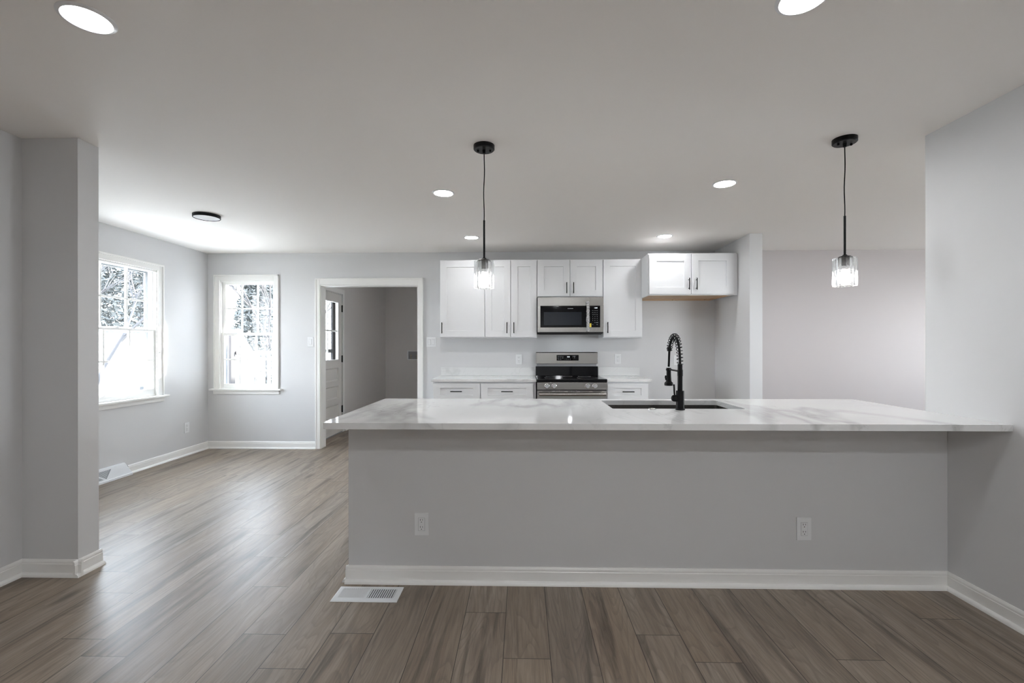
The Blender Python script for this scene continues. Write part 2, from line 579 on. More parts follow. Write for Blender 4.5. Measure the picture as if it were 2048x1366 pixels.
struct('wall_laundry_left', wall_with_holes('y', -2.83, -2.70, YB + 0.13, 9.10, [D2]), 'laundrywall')
struct('wall_laundry_back', MB().box(-2.70, -0.80, 8.985, 9.10, 0, CH), 'laundrywall')
struct('wall_laundry_right', MB().box(-0.93, -0.80, YB + 0.13, 8.985, 0, CH), 'laundrywall')

# ------------------------------------------------------------------ baseboards
BB = [(0, 0.020), (0.020 + 0.012, 0), (0.0, 0.0)]
def baseboard(name, runs, h=0.09, smooth=30):
    """runs: [(p0, p1, n)] along the floor, n = direction into the room"""
    mb = MB()
    prof = [(0, 0), (0.031, 0), (0.0305, 0.006), (0.028, 0.012), (0.023, 0.017), (0.016, 0.0195), (0.013, 0.020), (0.013, h - 0.024), (0.0105, h - 0.020), (0.0115, h - 0.013), (0.009, h - 0.006), (0.005, h - 0.001), (0, h)]
    for p0, p1, n in runs:
        mb.prism(prof, (*p0, 0), (*p1, 0), (*n, 0), (0, 0, 1))
    return struct(name, mb, 'trim', smooth=smooth)
e = 0.031
baseboard('baseboard_back', [((XL, YB), (-2.578, YB), (0, -1))])
baseboard('baseboard_left', [((XL, 2.635), (XL, 4.07), (1, 0)), ((XL, 4.505), (XL, YB), (1, 0))])
baseboard('baseboard_stub', [((-2.80, 2.509), (-2.48 + e, 2.509), (0, -1)), ((-2.48, 2.509 - e), (-2.48, 2.635 + 0.012), (1, 0))])
baseboard('baseboard_living', [((-2.80, -3.2), (-2.80, 2.509), (1, 0))])
baseboard('baseboard_peninsula', [((-0.945 - 0.012, YK), (XR, YK), (0, -1)), ((-0.945, YK - 0.012), (-0.945, YK + 0.115), (-1, 0))])
baseboard('baseboard_right', [((XR, -3.2), (XR, YK), (-1, 0))])
baseboard('baseboard_hall', [((2.478, YB), (6.40, YB), (0, -1))])
baseboard('baseboard_laundry', [((-2.70, 6.90), (-2.70, 8.985), (1, 0)), ((-2.70, 8.985), (-0.93, 8.985), (0, -1))])

# ------------------------------------------------------------------ doorway trim
m = MB()
cas = lambda mb, x0, x1, z0, z1: mb.box(x0, x1, YB - 0.016, YB, z0, z1, 0.003)
cas(m, -2.578, -2.522, 0, 2.118)
cas(m, -1.300, -1.236, 0, 2.118)
cas(m, -2.522, -1.300, 2.043, 2.118)
m.box(-2.582, -2.566, YB - 0.022, YB, 0, 2.122, 0.004)
m.box(-1.249, -1.233, YB - 0.022, YB, 0, 2.122, 0.004)
m.box(-2.582, -1.233, YB - 0.022, YB, 2.106, 2.122, 0.004)
m.box(-2.527, -2.512, YB - 0.004, YB + 0.135, 0, 2.035)
m.box(-1.306, -1.293, YB - 0.004, YB + 0.135, 0, 2.035)
m.box(-2.527, -1.293, YB - 0.004, YB + 0.135, 2.030, 2.046)
struct('trim_1', m, 'trim')

# ------------------------------------------------------------------ windows (local: a along wall, d outward, z)
def window(name, opening, M4, cols, upper, lower, casing, flat=False):
    a0, a1, zb, zt = opening
    cl, cr, ct = casing                      # outer casing left, right, top
    root = thing(name, (0, 0, 0), kind='structure')
    # casing
    m = MB()
    m.box(cl, a0 + 0.006, -0.018, 0, 0.735, ct, 0.003)
    m.box(a1 - 0.006, cr, -0.018, 0, 0.735, ct, 0.003)
    m.box(a0 + 0.006, a1 - 0.006, -0.018, 0, zt - 0.004, ct, 0.003)
    m.box(cl - 0.004, cl + 0.014, -0.026, 0, 0.735, ct + 0.004, 0.004)
    m.box(cr - 0.014, cr + 0.004, -0.026, 0, 0.735, ct + 0.004, 0.004)
    m.box(cl - 0.004, cr + 0.004, -0.026, 0, ct - 0.014, ct + 0.004, 0.004)
    m.build('casing', 'trim', root, M4=M4)
    m = MB()
    m.box(cl - 0.045, cr + 0.045, -0.055, 0.03, 0.727, 0.748, 0.006)
    m.build('stool', 'trim', root, M4=M4)
    m = MB()
    m.box(cl - 0.012, cr + 0.012, -0.018, 0, 0.680, 0.727, 0.003)
    m.box(cl - 0.012, cr + 0.012, -0.024, 0, 0.708, 0.727, 0.004)
    m.build('apron', 'trim', root, M4=M4)
    m = MB()
    m.box(a0 - 0.012, a0 + 0.002, 0.0, 0.15, zb, zt)
    m.box(a1 - 0.002, a1 + 0.012, 0.0, 0.15, zb, zt)
    m.box(a0, a1, 0.0, 0.15, zt - 0.004, zt + 0.012)
    m.box(a0, a1, 0.03, 0.17, zb - 0.01, zb + 0.012)
    m.box(a0, a0 + 0.012, 0.0, 0.012, zb, zt - 0.004)
    m.box(a1 - 0.012, a1, 0.0, 0.012, zb, zt - 0.004)
    m.box(a0, a1, 0.0, 0.012, zt - 0.022, zt - 0.004)
    m.build('jamb', 'trim', root, M4=M4)
    def sash(nm, d0, d1, z0, z1, g, rails):
        ga0, ga1, gz0, gz1 = g
        s = MB()
        s.box(a0 + 0.003, ga0, d0, d1, z0, z1, 0.002)
        s.box(ga1, a1 - 0.003, d0, d1, z0, z1, 0.002)
        s.box(ga0, ga1, d0, d1, z0, gz0, 0.002)
        s.box(ga0, ga1, d0, d1, gz1, z1, 0.002)
        w_ = (ga1 - ga0) / cols
        for i in range(1, cols):
            s.box(ga0 + i * w_ - 0.009, ga0 + i * w_ + 0.009, d0 + 0.004, d1 - 0.004, gz0, gz1, 0.002)
        for z in rails:
            s.box(ga0, ga1, d0 + 0.0045, d1 - 0.0045, z - 0.009, z + 0.009, 0.002)
        so_ = s.build(nm, 'trim', root, M4=M4)
        p = MB()
        dm = (d0 + d1) / 2
        p.box(ga0 - 0.003, ga1 + 0.003, dm - 0.0015, dm + 0.0015, gz0 - 0.003, gz1 + 0.003)
        p.build('glass_pane', 'glass', so_, M4=M4)
        return so_
    ls = sash('lower_sash', 0.014, 0.046, lower[0], lower[1], lower[2], lower[3])
    sash('upper_sash', 0.049, 0.081, upper[0], upper[1], upper[2], upper[3])
    m = MB()
    am = (a0 + a1) / 2
    m.box(am - 0.022, am + 0.022, 0.018, 0.042, lower[1], lower[1] + 0.010, 0.003)
    m.tube([(am, 0.03, lower[1] + 0.012), (am + 0.03, 0.022, lower[1] + 0.014)], 0.004, 8)
    m.build('sash_lock', 'plastic', ls, M4=M4)
    m = MB()
    for (p, q, r_, t_) in ((a0, a0 + 0.03, zb, zt), (a1 - 0.03, a1, zb, zt)):
        m.box(p, q, 0.105, 0.128, r_, t_, 0.003)
    m.box(a0 + 0.03, a1 - 0.03, 0.105, 0.128, zt - 0.035, zt, 0.003)
    m.box(a0 + 0.03, a1 - 0.03, 0.105, 0.128, zb, zb + 0.035, 0.003)
    m.box(a0 + 0.03, a1 - 0.03, 0.108, 0.125, 1.415, 1.440, 0.003)
    m.build('storm_frame', 'aluminium', root, M4=M4)
    return root
MB_back = Matrix.Translation((0, YB, 0))
MB_left = Matrix(((0, -1, 0, XL), (1, 0, 0, 0), (0, 0, 1, 0), (0, 0, 0, 1)))
window('window_1', W1, MB_back, 3,
       (1.414, 2.100, (-3.752, -3.146, 1.449, 2.056), [1.754]),
       (0.748, 1.446, (-3.750, -3.148, 0.806, 1.413), [1.111]),
       (-3.857, -3.046, 2.167))
window('window_2', W2, MB_left, 3,
       (1.430, 2.096, (3.978, 4.860, 1.452, 2.078), [1.760]),
       (0.748, 1.458, (3.976, 4.850, 0.824, 1.438), [1.132]),
       (3.875, 4.950, 2.160))
# the two hall windows lie out of view, both added to bring in daylight
MB_hall = Matrix(((0, 1, 0, 6.40), (-1, 0, 0, 0), (0, 0, 1, 0), (0, 0, 0, 1)))
window('window_3', (-4.5, -3.4, 0.735, 2.10), MB_hall, 3,
       (1.414, 2.094, (-4.455, -3.445, 1.449, 2.050), [1.75]),
       (0.748, 1.446, (-4.455, -3.445, 0.806, 1.413), [1.11]), (-4.57, -3.33, 2.167))
MB_hfront = Matrix(((-1, 0, 0, 0), (0, -1, 0, 0.63), (0, 0, 1, 0), (0, 0, 0, 1)))
window('window_fill', (-5.2, -3.5, 0.735, 2.10), MB_hfront, 4,
       (1.414, 2.094, (-5.155, -3.545, 1.449, 2.050), [1.75]),
       (0.748, 1.446, (-5.155, -3.545, 0.806, 1.413), [1.11]), (-5.27, -3.43, 2.167))

# ------------------------------------------------------------------ laundry exterior door
def laundry_door():
    root = thing('door_1', (-2.70, 6.355, 0), kind='structure')
    x0, x1 = -2.745, -2.703
    y0, y1, zt = 5.902, 6.808, 2.040
    g0, g1 = 6.020, 6.690
    s = MB()
    s.box(x0, x1, y0, g0, 0.012, zt, 0.002)
    s.box(x0, x1, g1, y1, 0.012, zt, 0.002)
    rails = [(0.012, 0.245), (0.430, 0.520), (0.700, 0.778), (0.962, 1.072), (1.925, zt)]
    for a, b in rails:
        s.box(x0, x1, g0, g1, a, b, 0.002)
    for a, b in ((0.245, 0.430), (0.520, 0.700), (0.778, 0.962)):
        s.box(x0 + 0.012, x1 - 0.020, g0, g1, a, b)
        s.prism([(0, 0), (0.014, 0), (0, 0.016)], (x1 - 0.020, g0, a), (x1 - 0.020, g1, a), (1, 0, 0), (0, 0, 1))
        s.prism([(0, 0), (0.014, 0), (0, -0.016)], (x1 - 0.020, g0, b), (x1 - 0.020, g1, b), (1, 0, 0), (0, 0, 1))
    slab = s.build('door_leaf', 'door', root)
    g = MB()
    g.box(-2.735, -2.713, (g0 + g1) / 2 - 0.011, (g0 + g1) / 2 + 0.011, 1.072, 1.925, 0.003)
    g.box(-2.7345, -2.7135, g0, g1, 1.487, 1.509, 0.003)
    g.box(-2.738, -2.700, g0, g0 + 0.014, 1.072, 1.925, 0.003)
    g.box(-2.738, -2.700, g1 - 0.014, g1, 1.072, 1.925, 0.003)
    g.box(-2.738, -2.700, g0 + 0.014, g1 - 0.014, 1.072, 1.086, 0.003)
    g.box(-2.738, -2.700, g0 + 0.014, g1 - 0.014, 1.911, 1.925, 0.003)
    g.build('glazing_bars', 'trim', slab)
    p = MB().box(-2.7255, -2.7225, g0, g1, 1.072, 1.925)
    p.build('glass_pane', 'glass', slab)
    for z in (0.345, 1.090, 1.838):
        h = MB()
        h.box(-2.7015, -2.6985, 6.800, 6.836, z - 0.05, z + 0.05)
        h.cyl((-2.694, 6.814, z - 0.052), (-2.694, 6.814, z + 0.052), 0.007, seg=10)
        h.build('hinge', 'black', root)
    st = MB()
    st.box(-2.828, -2.800, 5.900, 5.990, -0.02, 2.04, 0.003)
    st.box(-2.828, -2.800, 6.722, 6.810, -0.02, 2.04, 0.003)
    st.box(-2.828, -2.800, 5.990, 6.722, 1.95, 2.04, 0.003)
    st.box(-2.828, -2.800, 5.990, 6.722, -0.02, 0.30, 0.003)
    st.box(-2.826, -2.802, 5.990, 6.722, 1.185, 1.235, 0.003)
    st.box(-2.800, -2.752, 6.802, 6.8105, 0.0, 2.04)
    sd = st.build('storm_door', 'porchdark', root)
    sd['label'] = 'dark storm door behind the glass'
    th = MB().box(-2.828, -2.700, 5.900, 6.810, -0.02, 0.011, 0.002)
    th.build('threshold', 'aluminium', root)
    kn = MB()
    kn.lathe((-2.703, 5.965, 0.93), [(0.030, 0.0), (0.030, -0.006), (0.011, -0.010), (0.011, -0.035), (0.026, -0.042), (0.029, -0.058), (0.02, -0.068), (0.002, -0.070)], 24, 'X')
    kn.build('door_knob', 'black', slab)
    return root
laundry_door()
m = MB()
m.box(-2.700, -2.686, 6.825, 6.890, 0, 2.120, 0.003)
m.box(-2.700, -2.686, 5.823, 5.888, 0, 2.120, 0.003)
m.box(-2.700, -2.686, 5.888, 6.825, 2.052, 2.120, 0.003)
m.box(-2.830, -2.700, 6.811, 6.825, 0, 2.05)
m.box(-2.830, -2.700, 5.886, 5.899, 0, 2.05)
m.box(-2.830, -2.700, 5.899, 6.811, 2.044, 2.056)
struct('trim_2', m, 'trim')

# ------------------------------------------------------------------ cabinets
def shaker(x0, x1, z0, z1, yf, t=0.020, fw=0.075, fh=None, rec=0.010):
    """shaker front facing -y: flat frame round a recessed panel"""
    fh = fw if fh is None else fh
    b = 0.0016
    mb = MB()
    def ring(i, y):
        return [(x0 + i, y, z0 + i), (x1 - i, y, z0 + i), (x1 - i, y, z1 - i), (x0 + i, y, z1 - i)]
    def inner(o, y):
        return [(x0 + fw + o, y, z0 + fh + o), (x1 - fw - o, y, z0 + fh + o), (x1 - fw - o, y, z1 - fh - o), (x0 + fw + o, y, z1 - fh - o)]
    mb.rings([ring(0, yf + t), ring(0, yf + b), ring(b, yf), inner(0, yf), inner(0.0015, yf + rec)])
    return mb
def pull(cx, cz, yf, length=0.128, vertical=True):
    mb = MB()
    d = 0.030
    h = length / 2
    pt = (lambda s_, y: (cx, y, cz + s_)) if vertical else (lambda s_, y: (cx + s_, y, cz))
    mb.tube([pt(-h, yf - d), pt(-h + 0.002, yf - d), pt(h - 0.002, yf - d), pt(h, yf - d)], 0.005, 10, [0.0042, 0.0052, 0.0052, 0.0042])
    for s_ in (-h + 0.018, h - 0.018):
        mb.cyl(pt(s_, yf), pt(s_, yf - d), 0.004, seg=8)
    return mb
def wall_cabinet(x0, x1, z0, z1, depth, doors, label, back=YB, handle_z=None):
    """doors: [(xa, xb, handle_x)]"""
    yf = back - depth
    t = thing('wall_cabinet', ((x0 + x1) / 2, back, z0), label, 'cabinet')
    c = MB()
    c.box(x0, x1, yf, back, z0, z1, 0.001)
    c.build('carcass', 'cab', t)
    for xa, xb, hx in doors:
        d = shaker(xa + 0.0015, xb - 0.0015, z0 + 0.010, z1 - 0.010, yf - 0.021)
        do = d.build('door', 'cab', t, smooth=20)
        hz = handle_z if handle_z is not None else z0 + 0.117
        pull(hx, hz, yf - 0.021).build('handle', 'black', do)
    return t
UD = 0.305
ZU0, ZU1 = 1.372, 2.286
wall_cabinet(-0.969, -0.440, ZU0, ZU1, UD, [(-0.966, -0.444, -0.939)], 'wide white single-door wall cabinet with its handle at the outer edge')
wall_cabinet(-0.440, 0.168, ZU0, ZU1, UD, [(-0.437, -0.141, -0.182), (-0.137, 0.164, -0.102)], 'tall white two-door wall cabinet just left of the microwave')
wall_cabinet(0.168, 0.931, 1.842, ZU1, UD, [(0.172, 0.548, 0.510), (0.551, 0.927, 0.590)], 'short white two-door wall cabinet directly above the microwave', handle_z=1.950)
wall_cabinet(0.931, 1.388, ZU0, ZU1, UD, [(0.936, 1.384, 0.982)], 'tall white single-door wall cabinet just right of the microwave')

def fridge_cabinet():
    x0, x1, z0, z1 = 1.374, 2.297, 1.830, 2.289
    yf = YB - 0.61
    t = thing('wall_cabinet', ((x0 + x1) / 2, YB, z0), 'deep short white two-door cabinet over the empty fridge space, bare wood underside', 'cabinet')
    c = MB()
    c.box(x0, x0 + 0.016, yf, YB, z0, z1, 0.001)
    c.box(x1 - 0.016, x1, yf, YB, z0, z1, 0.001)
    c.box(x0 + 0.016, x1 - 0.016, yf, YB, z1 - 0.016, z1)
    c.box(x0 + 0.016, x1 - 0.016, yf, yf + 0.019, z0, z0 + 0.035)
    c.box(x0 + 0.016, x1 - 0.016, yf, yf + 0.019, z1 - 0.04, z1 - 0.016)
    c.box(x0 + 0.016, x1 - 0.016, YB - 0.006, YB, z0 + 0.02, z1 - 0.016)
    c.build('carcass', 'cab', t)
    c = MB()
    c.box(x0 + 0.016, x1 - 0.016, yf + 0.019, YB - 0.006, z0 + 0.014, z0 + 0.026)
    c.box(x0 + 0.016, x1 - 0.016, YB - 0.030, YB - 0.006, z0, z0 + 0.014)
    c.box(x1 - 0.034, x1 - 0.016, yf + 0.019, YB - 0.03, z0, z0 + 0.014)
    for q in (x0 + 0.08, (x0 + x1) / 2, x1 - 0.08):
        c.box(q - 0.012, q + 0.012, YB - 0.055, YB - 0.030, z0 + 0.002, z0 + 0.014)
    u = c.build('underside', 'birch', t)
    u['label'] = 'bare birch plywood underside'
    for xa, xb, hx in ((1.380, 1.834, 1.806), (1.836, 2.292, 1.887)):
        do = shaker(xa + 0.001, xb - 0.001, z0 + 0.010, z1 - 0.010, yf - 0.021).build('door', 'cab', t, smooth=20)
        pull(hx, 1.950, yf - 0.021).build('handle', 'black', do)
    f = MB()
    f.box(x1, 2.325, yf - 0.004, yf + 0.016, z0, z1, 0.001)
    f.box(x1, 2.349, yf + 0.016, yf + 0.03, z0, z1)
    f.build('filler_strip', 'cab', t)
fridge_cabinet()

def base_cabinet(x0, x1, drawers, doors, label, yb=YB - 0.003):
    yf = yb - 0.605
    t = thing('base_cabinet', ((x0 + x1) / 2, yb, 0), label, 'cabinet')
    c = MB()
    c.box(x0, x1, yf, yb, 0.10, 0.883, 0.001)
    c.box(x0 + 0.002, x1 - 0.002, yf + 0.07, yb, 0.0, 0.10)
    c.build('carcass', 'cab', t)
    for xa, xb in drawers:
        do = shaker(xa, xb, 0.688, 0.866, yf - 0.021, fw=0.076, fh=0.049).build('drawer', 'cab', t, smooth=20)
        pull((xa + xb) / 2, 0.779, yf - 0.021, vertical=False).build('handle', 'black', do)
    for xa, xb, hx in doors:
        do = shaker(xa, xb, 0.112, 0.682, yf - 0.021).build('door', 'cab', t, smooth=20)
        pull(hx, 0.57, yf - 0.021).build('handle', 'black', do)
    return t
base_cabinet(-0.992, -0.464, [(-0.989, -0.470)], [(-0.989, -0.470, -0.51)], 'white base cabinet at the counter end beside the doorway')
base_cabinet(-0.464, 0.145, [(-0.460, 0.117)], [(-0.460, -0.173, -0.205), (-0.170, 0.117, -0.138)], 'white base cabinet between the stove and the cabinet by the doorway')
base_cabinet(0.922, 1.375, [(0.926, 1.370)], [(0.926, 1.370, 0.97)], 'white base cabinet standing right of the stove beside the empty fridge space')

def slab(x0, x1, y0, y1, z0, z1, b=0.003):
    return MB().box(x0, x1, y0, y1, z0, z1, b)
o = slab(-1.009, 0.150, YB - 0.640, YB, 0.884, 0.914).build('countertop', 'marble', loc=(-0.43, YB, 0.884))
tag(o, 'white veined countertop running from the doorway side to the stove', 'countertop')
o = slab(0.917, 1.405, YB - 0.640, YB, 0.884, 0.914).build('countertop', 'marble', loc=(1.15, YB, 0.884))
tag(o, 'short white veined countertop right of the stove', 'countertop')
o = slab(-1.009, 0.160, YB - 0.020, YB, 0.9142, 1.016, 0.002).build('backsplash', 'marble', loc=(-0.43, YB, 0.914))
tag(o, 'low veined backsplash strip on the longer counter left of the stove', 'backsplash')
o = slab(0.925, 1.430, YB - 0.020, YB, 0.9142, 1.016, 0.002).build('backsplash', 'marble', loc=(1.15, YB, 0.914))
tag(o, 'low veined backsplash strip on the short counter right of the stove', 'backsplash')

# ------------------------------------------------------------------ microwave
def microwave():
    x0, x1, z0, z1 = 0.171, 0.928, 1.423, 1.838
    yb, yf = YB, YB - 0.39
    t = thing('microwave', ((x0 + x1) / 2, yb, z0), 'stainless over-the-range microwave with black window and plastic-wrapped handle', 'microwave')
    b = MB()
    b.box(x0, x1, yf + 0.025, yb, z0 + 0.005, z1, 0.002)
    b.build('housing', 'blackplastic', t)
    d = MB()
    xs = 0.766
    wx0, wx1, wz0, wz1 = 0.203, 0.888, 1.491, 1.738
    def frame(mb, a0, a1, h0, h1, right_open):
        mb.box(a0, a1, yf, yf + 0.024, z1 - (z1 - wz1), z1, 0.002)
        mb.box(a0, a1, yf, yf + 0.024, z0 + 0.012, wz0, 0.002)
    frame(d, x0, xs - 0.001, 0, 0, False)
    d.box(x0, wx0, yf, yf + 0.024, wz0, wz1)
    d.box(wx0, xs - 0.001, yf + 0.012, yf + 0.024, wz0, wz1)
    door = d.build('door', 'steel', t)
    p = MB().box(wx0, xs - 0.001, yf + 0.003, yf + 0.011, wz0, wz1, 0.001)
    p.build('door_glass_frame', 'blackglass', door)
    p = MB().box(0.243, 0.676, yf + 0.0015, yf + 0.004, 1.517, 1.667)
    p.build('window', 'ovenglass', door)
    p = MB().text('FRIGIDAIRE', 0.0125, Matrix.Translation((0.548, yf + 0.0028, 1.706)) @ Matrix.Rotation(R(90), 4, 'X'))
    p.build('logo', 'legend', door)
    h = MB()
    h.tube([(0.744, yf - 0.002, 1.765), (0.744, yf - 0.030, 1.760), (0.744, yf - 0.036, 1.74), (0.744, yf - 0.036, 1.48), (0.744, yf - 0.030, 1.458), (0.744, yf - 0.002, 1.452)], 0.011, 12)
    ho = h.build('handle', 'steel', door)
    wr = MB()
    rng = random.Random(3)
    path, rad = [], []
    for i in range(27):
        z = 1.785 - i * (0.345 / 26)
        path.append((0.744 + rng.uniform(-.0012, .0012), yf - 0.030, z))
        rad.append(0.0185 + rng.uniform(-.0022, .0022))
    wr.tube(path, 0.018, 12, rad)
    wo = wr.build('plastic_wrap', 'wrap', door, smooth=10)
    wo['label'] = 'crinkled clear plastic wrap'
    c = MB()
    frame(c, xs + 0.001, x1, 0, 0, True)
    c.box(wx1, x1, yf, yf + 0.024, wz0, wz1)
    c.box(xs + 0.001, wx1, yf + 0.012, yf + 0.024, wz0, wz1)
    cp = c.build('control_frame', 'steel', t)
    k = MB().box(xs + 0.001, wx1, yf + 0.003, yf + 0.011, wz0, wz1, 0.001)
    kp = k.build('keypad', 'blackglass', t)
    RX = Matrix.Rotation(R(90), 4, 'X')
    def legend(s_, sz, x, z):
        MB().text(s_, sz, Matrix.Translation((x, yf + 0.0028, z)) @ RX).build('key_legend', 'legend', kp)
    for r_, row in enumerate((['Timer', 'Clock', 'Power'], ['Pop', 'Melt', 'Soft'], ['Veg', 'Heat', 'Dfst'], ['1', '2', '3'], ['4', '5', '6'], ['7', '8', '9'])):
        for c_, s_ in enumerate(row):
            legend(s_, 0.0125 if len(s_) == 1 else 0.0075, 0.804 + c_ * 0.0245, 1.684 - r_ * 0.0228)
    legend('0', 0.0125, 0.8285, 1.546)
    legend('START', 0.0085, 0.853, 1.546)
    legend('Fan', 0.008, 0.804, 1.523)
    legend('Light', 0.008, 0.853, 1.523)
    l = MB().text('12:00', 0.017, Matrix.Translation((0.838, yf + 0.0028, 1.713)) @ Matrix.Rotation(R(90), 4, 'X'), 0.0004)
    l.build('display', 'display', kp)
    l = MB().box(0.769, 0.787, yf + 0.0018, yf + 0.0032, 1.494, 1.537)
    yo = l.build('sticker', 'yellow', kp)
    yo['label'] = 'small yellow sticker'
    v = MB()
    v.box(x0 + 0.01, x1 - 0.01, yf + 0.03, yb - 0.02, z0 - 0.006, z0 + 0.006, 0.002)
    v.prism([(0, 0), (0.03, 0), (0.045, 0.012), (0, 0.012)], (x0 + 0.02, yf + 0.03, z0), (x1 - 0.02, yf + 0.03, z0), (0, -1, 0), (0, 0, 1))
    v.box(x0 + 0.02, x1 - 0.02, yf + 0.066, yf + 0.074, z0 - 0.0135, z0)
    v.build('bottom_grille', 'blackplastic', t)
    v = MB().box(0.533, 0.573, yf + 0.10, yf + 0.13, z0 - 0.0075, z0 - 0.0062)
    v.build('cooktop_lamp', 'cooklamp', t)
    return t
microwave()

# ------------------------------------------------------------------ range
def stove():
    x0, x1 = 0.155, 0.913
    yf, yb = YB - 0.685, YB - 0.02
    t = thing('stove', ((x0 + x1) / 2, yb, 0), 'stainless electric range with black glass top, four front knobs and backguard', 'stove')
    b = MB()
    b.box(x0 + 0.006, x1 - 0.006, yf + 0.03, yb, 0.03, 0.885)
    for lx in (x0 + 0.05, x1 - 0.05):
        for ly in (yf + 0.08, yb - 0.06):
            b.cyl((lx, ly, 0.0), (lx, ly, 0.03), 0.018, seg=12)
    b.build('body', 'blackplastic', t)
    c = MB()
    c.box(x0 - 0.001, x1 + 0.001, yf - 0.005, yb - 0.06, 0.884, 0.919, 0.006)
    ct = c.build('cooktop', 'blackglass', t)
    r = MB()
    for cx, cy, rad in ((0.345, yf + 0.19, 0.10), (0.725, yf + 0.19, 0.115), (0.345, yf + 0.44, 0.075), (0.725, yf + 0.44, 0.075), (0.535, yf + 0.46, 0.05)):
        r.lathe((cx, cy, 0.9188), [(rad, 0), (rad, 0.0004), (rad - 0.003, 0.0004), (rad - 0.003, 0)], 40)
    r.build('burner_rings', 'greybox', ct)
    p = MB()
    p.box(x0, x1, yf, yf + 0.03, 0.803, 0.883, 0.003)
    pn = p.build('control_panel', 'steel', t)
    for kx in (0.262, 0.339, 0.700, 0.778):
        k = MB()
        k.lathe((kx, yf, 0.842), [(0.029, 0.0), (0.029, 0.004), (0.0235, 0.006), (0.0225, 0.026), (0.020, 0.029), (0.001, 0.029)], 28, 'Y')
        k.box(kx - 0.004, kx + 0.004, yf - 0.036, yf - 0.02, 0.842 - 0.021, 0.842 + 0.021, 0.002)
        k.build('knob', 'chrome', pn)
    d = MB()
    d.box(x0, x1, yf - 0.002, yf + 0.03, 0.215, 0.792, 0.004)
    dr = d.build('oven_door', 'steel', t)
    h = MB()
    h.tube([(x0 + 0.020, yf - 0.045, 0.758), (x0 + 0.024, yf - 0.045, 0.758), (x1 - 0.024, yf - 0.045, 0.758), (x1 - 0.020, yf - 0.045, 0.758)], 0.018, 16, [0.015, 0.018, 0.018, 0.015])
    for lx in (x0 + 0.045, x1 - 0.045):
        h.box(lx - 0.012, lx + 0.012, yf - 0.04, yf - 0.002, 0.748, 0.768, 0.003)
    h.build('handle', 'steel', dr)
    g = MB()
    g.box(x0 + 0.10, x1 - 0.10, yf - 0.005, yf - 0.001, 0.33, 0.66, 0.001)
    g.build('window', 'blackglass', dr)
    g = MB()
    for i in range(5):
        gx = x0 + 0.06 + i * 0.135
        g.box(gx, gx + 0.10, yf - 0.0035, yf - 0.001, 0.782, 0.787)
    g.build('vent_slots', 'dark', dr)
    w_ = MB().box(x0, x1, yf - 0.002, yf + 0.03, 0.045, 0.205, 0.004)
    w_.build('drawer', 'steel', t)
    bg_ = MB()
    bx0, bx1 = 0.172, 0.930
    bx0, bx1 = x0 + 0.008, x1 - 0.004
    yg = yb - 0.055
    bg_.prism([(0.0, 0.885), (0.006, 0.93), (0.012, 1.030), (0.055, 1.030), (0.055, 0.885)], (bx0 - 0.004, yg, 0), (bx1 + 0.004, yg, 0), (0, 1, 0), (0, 0, 1))
    bo = bg_.build('backguard', 'blackglass', t)
    s = MB()
    s.box(bx0 + 0.01, bx1 - 0.01, yg + 0.020, yb, 1.028, 1.066)
    s.build('vent_gap', 'greybox', bo)
    s = MB()
    s.prism([(0.0, 1.064), (0.004, 1.195), (0.012, 1.203), (0.055, 1.203), (0.055, 1.064)], (bx0, yg, 0), (bx1, yg, 0), (0, 1, 0), (0, 0, 1))
    st = s.build('steel_panel', 'steel', bo)
    q = MB()
    q.box(0.413, 0.680, yg - 0.001, yg + 0.003, 1.100, 1.168)
    cp = q.build('control_display', 'blackglass', t)
    RX = Matrix.Rotation(R(90), 4, 'X')
    px = lambda u: 0.413 + (u - 225) / 1620 * 0.267
    pz = lambda v: 1.168 - (v - 215) / 410 * 0.068
    def legend(s_, sz, u, v):
        MB().text(s_, sz, Matrix.Translation((px(u), yg - 0.0012, pz(v))) @ RX).build('key_legend', 'legend', cp)
    for v_, row in ((320, ['Bake', 'Broil', 'Keep']), (430, ['Conv', 'Air', 'Slow']), (535, ['Self', 'Stm'])):
        for i, s_ in enumerate(row):
            legend(s_, 0.0095, 365 + i * 148, v_)
    for i, s_ in enumerate('1234'):
        legend(s_, 0.010, 840 + i * 125, 525)
    legend('0', 0.010, 1375, 310)
    legend('START', 0.0095, 1525, 315)
    legend('+', 0.011, 1385, 425)
    legend('OFF', 0.009, 1535, 420)
    l = MB()
    l.text('12:00', 0.016, Matrix.Translation((px(1078), yg - 0.0013, pz(350))) @ RX, 0.0004)
    l.build('display', 'display', cp)
    return t
stove()

